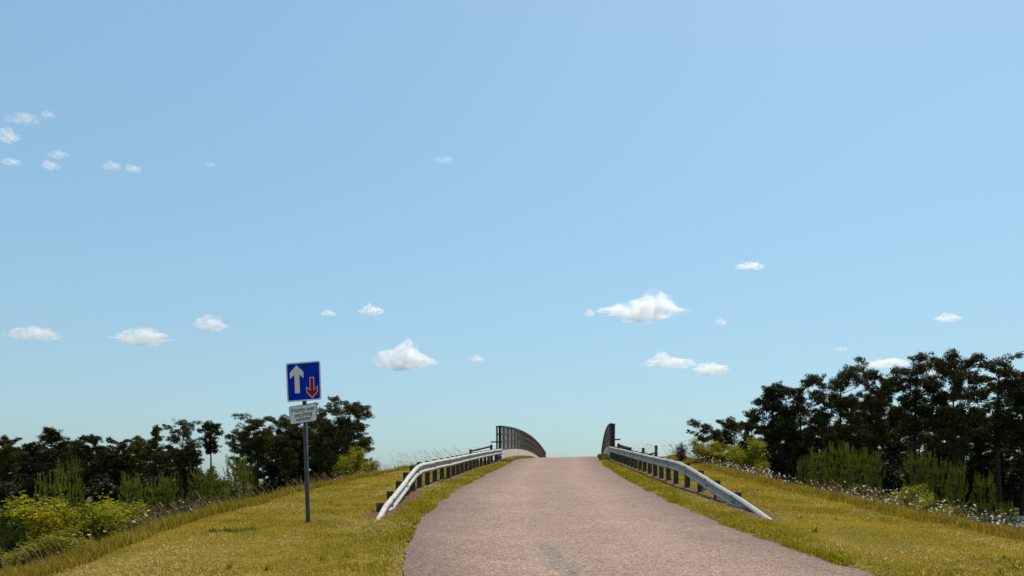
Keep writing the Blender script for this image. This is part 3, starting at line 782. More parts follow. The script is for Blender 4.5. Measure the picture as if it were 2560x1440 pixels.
def pine(seed, H, R_, cb, style='flat', dens=1.0):
    """Scots pine: bare trunk, spreading limbs, flattened needle pads. cb = crown base as a fraction of H"""
    r = random.Random(seed); global rng; rng = np.random.default_rng(seed + 100)
    tb = MB(); bx, by = r.uniform(-0.5, 0.5), r.uniform(-0.5, 0.5)
    axis = lambda t: Vector((bx * math.sin(t * 2.6) * 0.9, by * math.sin(t * 3.1) * 0.9, t * H))
    tr0 = 0.018 * H
    ts = [0, 0.05, 0.2, 0.4, 0.6, 0.75, 0.88, 0.97]
    tb.tube([axis(t) + Vector((0, 0, -0.4 if t == 0 else 0)) for t in ts], [tr0 * (1.25 if t < 0.03 else 1.0 - 0.85 * t) for t in ts], 8)
    pads = []
    nl = int(r.uniform(17, 23) * (1.25 if style == 'dense' else 1))
    for i in range(nl):
        t = cb + (0.985 - cb) * ((i + r.uniform(0, 0.8)) / nl)
        q = (t - cb) / (1 - cb)
        if style == 'flat': L = R_ * (0.55 + 0.65 * math.sin(min(1, q * 1.15) * math.pi * 0.62)) * (1 if q < 0.8 else 1.2 - (q - 0.8) * 2.8)
        elif style == 'cone': L = R_ * (1.1 - 0.85 * q)
        else: L = R_ * (0.75 + 0.4 * math.sin(q * math.pi)) * (1 if q < 0.75 else 1 - (q - 0.75) * 1.9)
        L *= r.uniform(0.6, 1.15)
        a = i * 2.39996 + r.uniform(-0.5, 0.5); p0 = axis(t)
        up = r.uniform(0.05, 0.4) + 0.35 * q
        d = Vector((math.cos(a), math.sin(a), up)).normalized()
        p1 = p0 + d * L * 0.5 + Vector((0, 0, -0.05 * L)); p2 = p0 + d * L + Vector((r.uniform(-.15, .15), r.uniform(-.15, .15), 0.06 * L))
        rr = max(0.025, tr0 * 0.33 * (1.1 - 0.7 * q))
        tb.tube([p0, p1, p2], [rr, rr * 0.6, rr * 0.25], 5)
        for j in range(r.randint(4, 7)):
            f = r.uniform(0.3, 1.08); c = p0.lerp(p2, f) + Vector((r.uniform(-.6, .6), r.uniform(-.6, .6), r.uniform(-.15, .35))) * (0.35 + 0.2 * L)
            pads.append((c, r.uniform(0.5, 1.02) * (0.55 + 0.16 * R_)))
    for j in range(4): pads.append((axis(0.99) + Vector((r.uniform(-.3, .3), r.uniform(-.3, .3), r.uniform(-.35, .25))), 0.45))
    C = []
    for c, rad in pads:
        n = int(150 * dens * (rad / 0.5) ** 1.7)
        # each pad is a few crisp tufts of needles round its twigs
        sub = rng.normal(size=(7, 3)) * np.array([0.44, 0.44, 0.24]) * rad; sr = rad * (0.30 + 0.3 * rng.random(7))
        w_ = sr ** 2 / (sr ** 2).sum(); pick = rng.choice(7, n, p=w_)
        v = rng.normal(size=(n, 3)); v /= np.linalg.norm(v, axis=1)[:, None]
        v *= (rng.random(n) ** 0.5 * sr[pick])[:, None]; v[:, 2] *= 0.74
        v += sub[pick]
        C.append(v + np.array(c))
    C = np.concatenate(C)
    V, Fq = tris_at(C, 0.20, asp=0.36, up=(0, 0, 0.7))
    m = M['dense_needle'] if style == 'dense' else M['needle']
    return tb.mesh('trunk', M['bark'], True, False), np_mesh('crown', V, Fq, m)

def young_pine(seed, H=1.9, Rb=0.8):
    r = random.Random(seed); global rng; rng = np.random.default_rng(seed + 300)
    tb = MB(); tb.tube([(0, 0, -0.15), (0.02, 0, H * 0.5), (0, 0.02, H * 0.93)], [0.035, 0.022, 0.008], 6)
    shoots = [(Vector((0, 0, H * 0.72)), Vector((0.01, 0, H * 1.0)), 0.055)]
    for wl in range(6):
        t = 0.12 + 0.74 * wl / 5
        L = Rb * (1.05 - 0.75 * t)
        for j in range(7):
            a = j * 2 * math.pi / 7 + wl * 0.6 + r.uniform(-.3, .3)
            p0 = Vector((0, 0, t * H)); rr = L * r.uniform(0.7, 1.1)
            p1 = p0 + Vector((math.cos(a) * rr * 0.6, math.sin(a) * rr * 0.6, rr * 0.22)); p2 = p0 + Vector((math.cos(a) * rr, math.sin(a) * rr, rr * 0.62))
            tb.tube([p0, p1, p2], [0.011, 0.008, 0.005], 4)
            shoots.append((p1, p2, 0.065))
            sh = r.uniform(0.07, 0.30)
            shoots.append((p2, p2 + Vector((math.cos(a) * 0.05, math.sin(a) * 0.05, sh)), 0.04))
            for q in range(2):
                f = r.uniform(0.35, 0.9); c = p0.lerp(p2, f); an = a + r.choice((-1, 1)) * r.uniform(0.5, 1.1); l2 = r.uniform(0.12, 0.24)
                e = c + Vector((math.cos(an) * l2, math.sin(an) * l2, l2 * 0.5)); shoots.append((c, e, 0.06)); shoots.append((e, e + Vector((0, 0, r.uniform(0.12, 0.24))), 0.038))
    Vs, n0 = [], 0; Fs = []
    for p, q, nl in shoots:
        n = int(70 * max(0.4, (q - p).length / 0.25)); n = min(n, 130)
        t = rng.random(n); ax = np.array((q - p).normalized())
        c = np.array(p)[None] + t[:, None] * np.array(q - p)[None]
        d = rng.normal(size=(n, 3)); d -= (d @ ax)[:, None] * ax; d /= np.linalg.norm(d, axis=1)[:, None]
        dirv = d * 0.8 + ax * 0.75; dirv /= np.linalg.norm(dirv, axis=1)[:, None]
        sd = np.cross(dirv, rng.normal(size=(n, 3))); sd /= np.linalg.norm(sd, axis=1)[:, None]
        L = nl * (0.7 + 0.6 * rng.random(n))
        V = np.stack([c - sd * 0.0055, c + sd * 0.0055, c + dirv * L[:, None]], 1).reshape(-1, 3)
        Fs.append(np.arange(3 * n).reshape(-1, 3) + n0); Vs.append(V); n0 += 3 * n
    return tb.mesh('stem', M['twig'], True, False), np_mesh('needles', np.concatenate(Vs), np.concatenate(Fs), M['young'])

def shrub(seed, W, H, leaf, nleaf, m, twiggy=0.0):
    """broadleaf shrub: forking stems, leaves clustered along the outer twigs"""
    r = random.Random(seed); global rng; rng = np.random.default_rng(seed + 500)
    tb = MB(); tips = []
    for i in range(9):
        a = r.uniform(0, 6.283); sp = r.uniform(0.15, 1.0) * W * 0.42; hh = H * r.uniform(0.55, 0.95) * (1.05 - 0.35 * sp / W)
        p0 = Vector((r.uniform(-.1, .1), r.uniform(-.1, .1), -0.12)); p1 = Vector((math.cos(a) * sp * 0.5, math.sin(a) * sp * 0.5, hh * 0.55)); p2 = Vector((math.cos(a) * sp, math.sin(a) * sp, hh))
        tb.tube([p0, p1, p2], [0.02, 0.013, 0.006], 5)
        for j in range(9):
            f = r.uniform(0.15, 1.0); c = (p0.lerp(p1, f * 2) if f < 0.5 else p1.lerp(p2, f * 2 - 1))
            an = r.uniform(0, 6.283); L = r.uniform(0.18, 0.38) * W * 0.6
            e = c + Vector((math.cos(an) * L, math.sin(an) * L, L * r.uniform(-0.15, 0.75))); e.z = max(e.z, 0.05)
            tb.tube([c, e], [0.006, 0.003], 4); tips.append((c, e))
    C = []
    per = nleaf // len(tips)
    for c, e in tips:
        n = int(per * r.uniform(0.5, 1.5)); t = rng.random(n) ** 0.7
        L = (e - c).length
        v = np.array(c)[None] + t[:, None] * np.array(e - c)[None] * 1.08 + rng.normal(size=(n, 3)) * (0.16 * L + 0.02)
        C.append(v)
    C = np.concatenate(C); C = C[C[:, 2] > 0.0]
    V, Fq = tris_at(C, leaf, asp=0.62)
    return tb.mesh('stems', M['twig'], True, False), np_mesh('foliage', V, Fq, m)

def plant(name, meshes, names, loc, sc, rz, label, cat, group=None, lean=0.0):
    o = empty(name, loc, label, cat, group, rz)
    o.scale = sc if isinstance(sc, tuple) else (sc, sc, sc); o.rotation_euler = (random.uniform(-0.05, 0.05), random.uniform(-0.05, 0.05), rz)
    for nm, me in zip(names, meshes):
        c = place(nm, me, o)
        if nm != 'trunk': c['kind'] = 'stuff'
    return o

def at_px(px, row, Y):      # a point of the place from a sight line and its distance
    return ((px - 1280) * Y / F_PX, Y, EYE + (HORIZ - row) * Y / F_PX)

# ------------------------------------------------------------------ pine woods
PT = ('trunk', 'crown')
V_ = {'flat': [pine(1, 15, 2.9, 0.40), pine(2, 15, 2.7, 0.45), pine(3, 15, 3.2, 0.42), pine(11, 15, 2.8, 0.36)],
      'open': [pine(4, 15, 2.8, 0.52, 'flat', 0.8), pine(5, 15, 2.5, 0.55, 'flat', 0.8)],
      'dense': [pine(6, 15, 2.9, 0.12, 'dense', 1.0), pine(7, 15, 3.2, 0.16, 'dense', 1.0)],
      'cone': [pine(8, 15, 2.3, 0.25, 'cone', 0.9), pine(9, 15, 2.6, 0.2, 'cone', 1.0)],
      'slim': [pine(10, 15, 1.7, 0.66, 'flat', 1.0)]}
cnt = {}
def tree(px, row, Y, style, wf, label, group, name='scots_pine'):
    x, y, z = at_px(px, row, Y); g = gz(x, y)
    i = cnt.get(style, 0); cnt[style] = i + 1
    me = V_[style][i % len(V_[style])]
    s = (z - g) / 15.7
    return plant(name, me, PT, (x, y, g), (s * wf, s * wf, s), random.uniform(0, 6.28), label, 'tree', group)
GL, GR = 'pines of the wood behind the road sign', 'pines of the wood above the daisy bank'
LL = 'dark Scots pine in the row of the wood beyond the golden shrub'
LS = 'dark Scots pine in the clump behind the blue road sign'
LR = 'dark Scots pine in the tall wood above the daisy bank'
for px, row, Y, st, wf, lab in [
    (28, 1096, 112, 'flat', 1.0, LL), (80, 1103, 118, 'dense', 1.0, LL), (140, 1064, 108, 'dense', 1.15, 'broad dense rounded pine, tallest of the wood behind the golden shrub'),
    (190, 1094, 122, 'flat', 1.1, LL), (236, 1084, 112, 'dense', 1.1, LL), (292, 1099, 116, 'flat', 1.0, LL), (350, 1098, 112, 'flat', 1.0, LL),
    (398, 1056, 106, 'cone', 0.85, 'narrow pointed pine beside an airy open pine in the wood'), (455, 1058, 104, 'open', 1.1, 'airy open crowned pine beside the narrow pointed pine'),
    (480, 1112, 110, 'dense', 1.0, LL), (529, 1053, 106, 'slim', 0.95, 'slender lone pine with small crown on a bare trunk against the sky'),
    (640, 1048, 96, 'open', 1.25, 'wide open crowned pine with a side limb, first of the clump behind the sign'), (664, 1090, 100, 'dense', 0.9, LS), (715, 1047, 95, 'flat', 1.0, LS),
    (745, 1062, 100, 'dense', 0.9, LS), (790, 1022, 92, 'flat', 1.05, LS), (825, 1050, 98, 'flat', 1.0, LS), (862, 1006, 90, 'flat', 1.15, 'tallest flat topped pine of the clump behind the sign'), (892, 1052, 94, 'flat', 0.72, 'low pine at the open end of the clump behind the sign')]:
    tree(px, row, Y, st, wf, lab, GL)
for i, px in enumerate(range(-40, 500, 36)):
    tree(px, 1122 + 10 * math.sin(i * 2.1), 118 + 4 * math.cos(i * 1.7), ('dense', 'flat')[i % 2], 1.15, LL, GL)
for i, px in enumerate((610, 690, 730, 768, 812, 840)):
    tree(px, 1082 + 14 * math.sin(i * 2.3), 101, ('flat', 'dense')[i % 2], 1.05, LS, GL)
for px in range(-60, 860, 44):       # the trees further in
    if 500 < px < 620: continue
    tree(px + random.uniform(-14, 14), random.uniform(1112, 1132) - (30 if px > 620 else 0), random.uniform(122, 140) if px < 600 else random.uniform(102, 112), random.choice(['dense', 'flat', 'dense']), random.uniform(0.95, 1.25), 'shadowed pine deeper in the wood behind the road sign', 'inner pines of the wood behind the road sign')
for px, row, Y, st, wf, lab in [
    (1758, 1054, 100, 'open', 0.95, 'low open crowned pine at the tip of the wood beyond the barrier'), (1795, 1075, 104, 'flat', 0.9, LR), (1835, 1050, 98, 'flat', 1.0, LR), (1878, 1022, 96, 'cone', 1.0, 'pine with drooping branches where the wood steps up'),
    (1932, 961, 88, 'dense', 0.95, 'dense dark pine with a ragged top, where the tall wood begins'), (1975, 1015, 94, 'flat', 1.0, LR), (2012, 958, 88, 'flat', 0.92, LR), (2060, 1025, 94, 'dense', 0.9, LR), (2105, 929, 86, 'flat', 0.92, LR), (2150, 1000, 94, 'flat', 1.0, LR),
    (2190, 926, 86, 'flat', 0.87, LR), (2235, 1005, 92, 'flat', 0.9, LR), (2282, 909, 84, 'open', 1.05, 'open crowned pine letting the sky through, in the tall wood'), (2340, 1010, 92, 'flat', 0.85, LR), (2402, 894, 82, 'flat', 0.83, 'tallest pine of the wood above the daisy bank'),
    (2450, 1010, 92, 'dense', 0.85, LR), (2503, 907, 82, 'open', 1.35, 'broad flat topped pine next to the tallest pine of the wood'), (2555, 930, 84, 'flat', 1.1, LR), (2620, 920, 86, 'dense', 1.0, LR)]:
    tree(px, row, Y, st, wf, lab, GR)
for px in range(1790, 2700, 46):
    tree(px + random.uniform(-14, 14), (1105 if px < 1900 else 1045) + random.uniform(-14, 22), random.uniform(100, 112), random.choice(['dense', 'flat', 'dense']), random.uniform(0.95, 1.2), 'shadowed pine deeper in the wood above the daisy bank', 'inner pines of the wood above the daisy bank')

# understorey at the wood edge
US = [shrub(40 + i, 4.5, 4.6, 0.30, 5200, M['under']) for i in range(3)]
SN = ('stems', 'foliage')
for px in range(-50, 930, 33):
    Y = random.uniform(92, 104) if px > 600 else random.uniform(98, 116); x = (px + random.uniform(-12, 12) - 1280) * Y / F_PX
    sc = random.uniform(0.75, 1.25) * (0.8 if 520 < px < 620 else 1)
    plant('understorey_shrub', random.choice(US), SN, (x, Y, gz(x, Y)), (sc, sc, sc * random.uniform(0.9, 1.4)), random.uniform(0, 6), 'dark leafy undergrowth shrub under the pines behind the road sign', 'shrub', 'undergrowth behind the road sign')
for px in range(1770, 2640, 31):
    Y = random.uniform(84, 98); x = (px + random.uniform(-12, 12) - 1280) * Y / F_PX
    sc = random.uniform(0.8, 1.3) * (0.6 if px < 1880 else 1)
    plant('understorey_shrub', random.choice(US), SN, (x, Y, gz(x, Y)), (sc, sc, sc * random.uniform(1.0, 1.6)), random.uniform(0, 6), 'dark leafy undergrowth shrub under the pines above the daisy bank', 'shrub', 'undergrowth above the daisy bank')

# dark shrubs at the foot of the banks, this side of the motorway
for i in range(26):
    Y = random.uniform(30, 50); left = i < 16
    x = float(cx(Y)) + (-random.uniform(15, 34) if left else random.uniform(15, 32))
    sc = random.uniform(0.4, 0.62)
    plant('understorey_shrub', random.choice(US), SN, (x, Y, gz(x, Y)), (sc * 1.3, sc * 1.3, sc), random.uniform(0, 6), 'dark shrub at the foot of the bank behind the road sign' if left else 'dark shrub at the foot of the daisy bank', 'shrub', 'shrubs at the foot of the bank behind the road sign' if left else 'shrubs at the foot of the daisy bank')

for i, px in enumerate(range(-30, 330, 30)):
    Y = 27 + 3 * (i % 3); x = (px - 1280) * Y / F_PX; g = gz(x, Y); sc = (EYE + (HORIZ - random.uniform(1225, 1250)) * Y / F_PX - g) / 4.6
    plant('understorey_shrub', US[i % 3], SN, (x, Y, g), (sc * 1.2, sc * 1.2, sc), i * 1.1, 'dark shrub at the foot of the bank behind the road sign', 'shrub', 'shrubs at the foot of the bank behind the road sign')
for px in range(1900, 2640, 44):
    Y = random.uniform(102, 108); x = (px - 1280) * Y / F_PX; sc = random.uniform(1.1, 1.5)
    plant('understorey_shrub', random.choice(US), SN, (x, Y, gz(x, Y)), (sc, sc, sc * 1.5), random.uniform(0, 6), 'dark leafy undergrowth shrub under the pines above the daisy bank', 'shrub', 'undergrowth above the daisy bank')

# ------------------------------------------------------------------ young pines on the banks
YP = [young_pine(21), young_pine(22, 1.7, 0.75), young_pine(23, 2.1, 0.7)]
YN = ('stem', 'needles')
ORD = ('first', 'second', 'third', 'fourth', 'fifth', 'sixth')
seen = {}
def yp(px, row, Y, wf, label, group, i):
    if 'in the row' in label or 'thicket' in label or 'in the pair' in label:
        k_ = seen.get(label, 0); seen[label] = k_ + 1
        n_ = {'row': 5, 'thi': 5, 'pai': 2}['row' if 'row' in label else 'thi' if 'thicket' in label else 'pai']
        q_ = (n_ - 1 - k_) if 'row' in label else k_        # counted from the bridge
        label = ORD[q_] + ' ' + label + ', counted from the bridge'
    x, y, z = at_px(px, row, Y); g = gz(x, y); s = max(0.35, (z - g)) / 1.98
    plant('young_pine', YP[i % 3], YN, (x, y, g), (s * wf, s * wf, s), i * 1.3, label, 'young pine', group)
GYL, GYR = 'young pines on the bank behind the road sign', 'young pines behind the daisies'
for i, (px, row, Y, wf, lab) in enumerate([(22, 1268, 13.2, 0.62, 'young pine beside the golden shrub, at the foot of the leaning grass'), (130, 1166, 17.5, 0.62, 'tallest young pine, standing behind the golden shrub'), (190, 1180, 18.5, 0.55, 'young pine close behind the tallest young pine'),
        (332, 1192, 21, 0.55, 'young pine with a few upright shoots behind the green shrub'), (398, 1188, 24, 0.75, 'young pine at the end of the green shrub'), (430, 1205, 24, 0.6, 'young pine in the row along the seeding grass'), (495, 1172, 28, 0.75, 'young pine in the row along the seeding grass'), (540, 1176, 29, 0.8, 'young pine in the row along the seeding grass'),
        (590, 1160, 33, 0.8, 'young pine in the row along the seeding grass'), (620, 1168, 34, 0.7, 'young pine in the row along the seeding grass')]):
    yp(px, row, Y, wf, lab, GYL, i)
for i, (px, row, Y, wf, lab) in enumerate([(2010, 1130, 29, 0.7, 'young pine in the broad thicket behind the daisies'), (2050, 1140, 28, 0.8, 'young pine in the broad thicket behind the daisies'), (2095, 1112, 28, 0.75, 'young pine in the broad thicket behind the daisies'), (2140, 1108, 27, 0.75, 'young pine in the broad thicket behind the daisies'), (2180, 1150, 26, 0.65, 'young pine in the broad thicket behind the daisies'),
        (2290, 1132, 24, 0.7, 'young pine in the pair above the low bramble'), (2345, 1135, 24, 0.75, 'young pine in the pair above the low bramble'), (2390, 1178, 20, 0.55, 'young pine beside the low bramble'), (2465, 1190, 19, 0.55, 'small young pine standing alone before the dark wood'), (2512, 1245, 17.5, 0.5, 'smallest young pine, next to the distant motorway barrier')]):
    yp(px, row, Y, wf, lab, GYR, i + 4)

# ------------------------------------------------------------------ shrubs
def sh(name, me, px, row, Y, width_px, label, k0=(1.5, 1.3)):
    x, y, z = at_px(px, row, Y); g = gz(x, y); W = width_px * Y / F_PX
    sx = W / k0[0]; szz = (z - g) / k0[1]
    return plant(name, me, SN, (x, y, g), (sx, sx, szz), random.uniform(0, 6), label, 'shrub')
sy = [shrub(61 + i, 1.5, 1.2, 0.055, 9000, M['yellow']) for i in range(2)]
sg = [shrub(71 + i, 1.5, 1.2, 0.055, 9000, M['green']) for i in range(3)]
sb = shrub(81, 1.5, 1.2, 0.07, 3500, M['broom'])
sh('golden_shrub', sy[0], 150, 1222, 13.4, 300, 'golden leaved shrub at the edge of the bank, biggest and yellowest')
sh('golden_shrub', sy[1], 240, 1262, 13.8, 190, 'small golden shrub leaning from a thin stem beside the biggest one')
sh('leafy_shrub', sg[0], 300, 1214, 16.2, 215, 'green leafy shrub between the golden shrub and the white daisies')
sh('leafy_shrub', sg[1], 90, 1322, 12.4, 260, 'low green leafy shrub at the foot of the golden shrub')
sh('leafy_shrub', sg[2], 885, 1103, 37, 110, 'yellow green leafy shrub on the skyline behind the sign pole')
sh('leafy_shrub', sg[0], 925, 1130, 38, 70, 'small rounded leafy shrub next to the seeding grass on the skyline')
sh('leafy_shrub', sg[1], 1780, 1096, 37, 150, 'wide yellow green shrub behind the shaded barrier')
sh('leafy_shrub', sg[2], 1866, 1080, 35, 120, 'upright yellow green shrub in front of the dark wood')
sh('leafy_shrub', sg[0], 1905, 1130, 34, 60, 'small yellow green shrub at the end of the upright one')
sh('broom_bush', sb, 1706, 1102, 40, 60, 'dark brown twiggy bush against the sky behind the barrier')
sh('bramble_bush', sg[1], 2250, 1208, 20.5, 150, 'low green bramble running along the top of the daisies')
sh('bramble_bush', sg[2], 2330, 1232, 19, 130, 'low green bramble beside the small young pine')

# ------------------------------------------------------------------ oxeye daisies
def daisy(sz=1.0):
    b = MB(); n = 12; r0, r1 = 0.008 * sz, 0.030 * sz
    for i in range(n):
        a = 2 * math.pi * i / n; da = 0.2; z = 0.0
        b.add([(r0 * math.cos(a - da), r0 * math.sin(a - da), z), (r1 * math.cos(a - da), r1 * math.sin(a - da), 0.004), (r1 * 1.12 * math.cos(a), r1 * 1.12 * math.sin(a), 0.002), (r1 * math.cos(a + da), r1 * math.sin(a + da), 0.004), (r0 * math.cos(a + da), r0 * math.sin(a + da), z)], [(0, 1, 2, 3, 4)])
    return b.mesh('petals', M['petal'], False, False)
PET = daisy()
DSC = MB().tube([(0, 0, -0.004), (0, 0, 0.008)], [0.010, 0.006], 8).mesh('disc', M['disc'])
stem_me = [MB().tube([(0.02 * i - 0.02, 0.01, -h), (0.01, 0, -h * 0.4), (0, 0, 0)], 0.0022, 3).mesh('stem', M['edge_grass'], False, False) for i, h in enumerate((0.36, 0.44, 0.52))]
rng = np.random.default_rng(77)
def daisy_spots(n, px0, px1, y0, y1, d0, d1):
    out = []
    t = 0
    while len(out) < n and t < n * 60:
        t += 1
        Y = y0 * (y1 / y0) ** rng.random(); d = d0 + (d1 - d0) * rng.random(); X = float(cx(Y)) + d
        px = 1280 + F_PX * X / Y
        if px0 < px < px1 and rng.random() < 0.12 + 0.88 * float(sstep(-0.12, 0.22, fnoise(X * 0.8 + 3, Y * 0.8, 2))): out.append((X, Y))
    return out
near = daisy_spots(130, 2150, 2580, 11.5, 21, 6.9, 8.9) + daisy_spots(60, 1880, 2180, 18, 27, 6.7, 8.4) + daisy_spots(26, 180, 560, 11, 26, -8.2, -6.7)
for i, (X, Y) in enumerate(near):
    hgt = 0.20 + 0.28 * rng.random(); z = gz(X, Y) + hgt; rt = X > 0
    o = empty('oxeye_daisy', (X, Y, z), 'white oxeye daisy in the flowering strip above the mown bank' if rt else 'white oxeye daisy at the edge of the bank by the shrubs', 'flower', 'daisies along the mown bank' if rt else 'daisies by the shrubs')
    a, b = rng.normal() * 0.35, rng.normal() * 0.35; sc = 0.45 + 0.35 * rng.random()
    p = place('petals', PET, o); p.rotation_euler = (a + 0.35, b - 0.25, rng.random() * 6); p.scale = (sc,) * 3
    q = place('disc', DSC, o); q.rotation_euler = p.rotation_euler; q.scale = (sc,) * 3
    place('stem', stem_me[i % 3], o)
# the many more, too small to tell apart
sp = daisy_spots(560, 1640, 2200, 19, 44, 6.5, 8.6) + daisy_spots(260, 2100, 2600, 11, 22, 6.6, 9.2) + daisy_spots(50, 830, 1000, 28, 42, -8.0, -6.6) + daisy_spots(40, 1500, 1700, 38, 46, 4, 7)
P = np.array(sp); n = len(P); Z = ground(P[:, 0], P[:, 1]) + 0.14 + 0.34 * rng.random(n)
ang = np.arange(7) / 7 * 2 * np.pi
rad = (0.010 + 0.012 * rng.random(n)) * (1 + 0.012 * P[:, 1])
nx = rng.normal(size=n) * 0.45 - 0.2; ny = rng.normal(size=n) * 0.45 - 0.35
ring = np.stack([P[:, 0, None] + rad[:, None] * np.cos(ang), P[:, 1, None] + rad[:, None] * np.sin(ang), Z[:, None] - rad[:, None] * (np.cos(ang) * nx[:, None] + np.sin(ang) * ny[:, None])], -1)
ctr = np.stack([P[:, 0], P[:, 1], Z + 0.003], -1)[:, None]
V = np.concatenate([ctr, ring], 1).reshape(-1, 3)
o = np.arange(n)[:, None] * 8
Fq = np.concatenate([o + np.array([[0, 1 + i, 1 + (i + 1) % 7]]) for i in range(7)], 0)
stuff('wild_daisies', V, Fq, M['petal'], 'mass of small white daisies along the tops of the banks', 'flowers')

# ------------------------------------------------------------------ clouds
def cloud_mat(rho, scale):
    m = bpy.data.materials.new('cloud_vapour'); m.use_nodes = True; t = m.node_tree; t.nodes.clear()
    out = t.nodes.new('ShaderNodeOutputMaterial'); pv = t.nodes.new('ShaderNodeVolumePrincipled')
    pv.inputs['Color'].default_value = (0.998, 0.996, 0.992, 1); pv.inputs['Anisotropy'].default_value = 0.45
    tc = t.nodes.new('ShaderNodeTexCoord'); nz = t.nodes.new('ShaderNodeTexNoise'); nz.inputs['Scale'].default_value = scale; nz.inputs['Detail'].default_value = 5; nz.inputs['Roughness'].default_value = 0.62
    t.links.new(tc.outputs['Object'], nz.inputs['Vector'])
    mr = t.nodes.new('ShaderNodeMapRange'); mr.interpolation_type = 'SMOOTHSTEP'
    mr.inputs['From Min'].default_value = 0.40; mr.inputs['From Max'].default_value = 0.70; mr.inputs['To Min'].default_value = 0.0; mr.inputs['To Max'].default_value = rho
    t.links.new(nz.outputs['Fac'], mr.inputs['Value']); t.links.new(mr.outputs[0], pv.inputs['Density']); t.links.new(pv.outputs[0], out.inputs['Volume'])
    return m
_bm = bmesh.new(); bmesh.ops.create_icosphere(_bm, subdivisions=5, radius=1); _ico = [v.co.copy() for v in _bm.verts]; _icf = [tuple(v.index for v in f.verts) for f in _bm.faces]; _bm.free()
def cloud(px, row, wpx, hpx, top, bot, tau, seed, label):
    """top / bot: outline heights across the width (0..1)"""
    Yd = min(7500.0, 1000.0 / max(0.12, (HORIZ - row) / F_PX))
    c = Vector(at_px(px, row, Yd)); u = Yd / F_PX; W, H = wpx * u, hpx * u; Dp = 0.55 * W
    xs = np.linspace(-1, 1, len(top)); vs = []
    off = Vector((seed * 13.7, seed * 5.1, seed * 2.3))
    for v in _ico:
        f = 1 + 0.34 * mnoise.fractal(v * 1.7 + off, 0.8, 2.1, 4) + 0.22 * mnoise.turbulence(v * 3.5 + off, 3, False) - 0.08
        tx = float(np.interp(v.x, xs, top)); bx = float(np.interp(v.x, xs, bot))
        vs.append((v.x * W / 2 * f, v.y * Dp / 2 * f, v.z * H * (tx if v.z > 0 else bx * 0.8) * f * 0.92))
    me = bpy.data.meshes.new('cloud'); me.from_pydata(vs, [], _icf)
    me.materials.append(cloud_mat(tau / (0.55 * Dp) * 1.6, 7.5 / W))
    o = place('cloud', me); o.location = c
    return tag(o, label, 'cloud', 'small clouds in the blue sky')
T1 = [.25, .55, .75, .7, .6, .4, .2]; B1 = [.25, .4, .45, .5, .5, .4, .2]
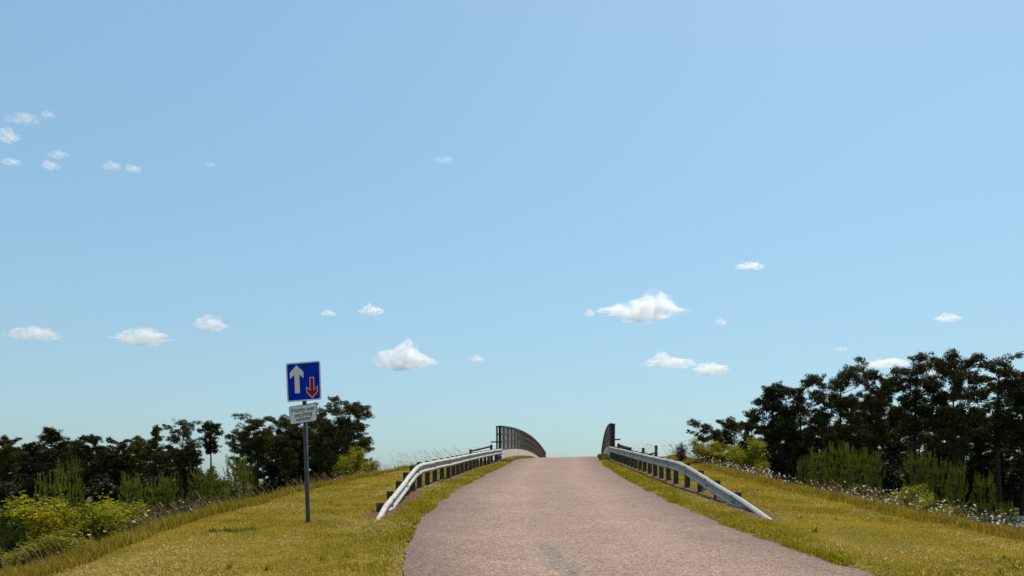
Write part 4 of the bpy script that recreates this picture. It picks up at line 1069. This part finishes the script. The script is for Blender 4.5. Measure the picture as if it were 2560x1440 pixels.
for i, (px, row, wd, hh, top, bot, tau, lab) in enumerate([
    (1600, 778, 215, 82, [.12, .2, .3, .5, .72, .6, .2], [.1, .2, .35, .5, .45, .25, .1], 3.2, 'largest brightest puffy cloud, above the shaded barrier'),
    (1475, 786, 26, 22, T1, B1, 1.3, 'tiny puff beside the largest cloud'),
    (1676, 908, 130, 44, [.1, .45, .85, .5, .3, .2, .1], [.15, .3, .3, .3, .4, .5, .3], 2.2, 'ragged peaked cloud joined to the low bright one'),
    (1774, 925, 100, 36, [.2, .4, .55, .6, .5, .4, .2], [.2, .4, .5, .5, .5, .4, .2], 2.6, 'low bright cloud at the end of the ragged peaked one'),
    (1803, 807, 30, 20, T1, B1, 0.9, 'tiny faint puff below the thin bright sliver cloud'),
    (1874, 667, 78, 16, T1, B1, 1.6, 'thin bright sliver of cloud high above the wood'),
    (2370, 797, 70, 22, T1, B1, 1.4, 'small soft cloud above the tallest pines'),
    (2105, 874, 34, 14, T1, B1, 0.6, 'faint wisp just above the pine wood'),
    (2205, 911, 150, 26, [.1, .2, .4, .55, .8, .5, .2], [.1, .2, .4, .5, .6, .6, .3], 3.2, 'long thin cloud touching the tops of the pines'),
    (2335, 932, 66, 36, T1, B1, 3.2, 'low white cloud between two pine tops'),
    (1012, 905, 165, 66, [.15, .45, .75, .95, .7, .3, .1], [.2, .35, .4, .4, .4, .3, .1], 3.4, 'large white peaked cloud between the sign and the bridge'),
    (1193, 900, 38, 20, T1, B1, 1.6, 'little puff above the open parapet end'),
    (930, 779, 64, 28, [.3, .6, .7, .6, .5, .4, .2], B1, 2.2, 'small bright cloud above the large white peaked one'),
    (822, 785, 40, 16, T1, B1, 1.6, 'tiny bright puff above the blue sign'),
    (522, 815, 88, 46, [.15, .4, .6, .75, .7, .5, .3], [.1, .25, .35, .4, .5, .6, .3], 1.8, 'ragged cloud between the flat clouds and the sign'),
    (348, 847, 150, 48, [.2, .5, .65, .7, .7, .6, .2], [.2, .3, .4, .45, .5, .55, .3], 2.2, 'broad flat based cloud beyond the wood'),
    (82, 839, 145, 38, [.2, .45, .6, .6, .6, .5, .2], [.2, .3, .35, .4, .5, .5, .3], 2.2, 'long flat grey white cloud over the golden shrub'),
    (52, 298, 104, 20, [.1, .2, .35, .5, .8, .5, .2], B1, 0.70, 'thin torn cloud, highest of the high wisps'),
    (120, 288, 40, 17, T1, B1, 0.49, 'tiny wisp beside the highest torn cloud'),
    (16, 344, 72, 34, [.2, .3, .5, .75, .8, .4, .2], B1, 1.05, 'brightest puff of the high wisps'),
    (28, 407, 52, 20, T1, B1, 0.77, 'small puff below the brightest of the high wisps'),
    (142, 388, 66, 18, [.1, .2, .4, .6, .7, .6, .2], B1, 0.70, 'curved upper wisp of a hooked cloud'),
    (126, 416, 48, 24, T1, B1, 0.84, 'lower bright puff of the hooked cloud'),
    (281, 416, 54, 28, [.2, .4, .7, .6, .4, .3, .1], B1, 0.63, 'wispy torn puff close beside its brighter twin'),
    (333, 423, 42, 24, [.3, .7, .6, .5, .4, .3, .1], B1, 0.84, 'small bright torn puff, twin of the wispy one'),
    (525, 412, 28, 14, T1, B1, 0.30, 'faint lone wisp in the upper sky'),
    (1110, 402, 62, 18, T1, B1, 0.25, 'faint thin cloud high above the large peaked one')]):
    cloud(px, row, wd, hh, top, bot, tau, i + 1, lab)
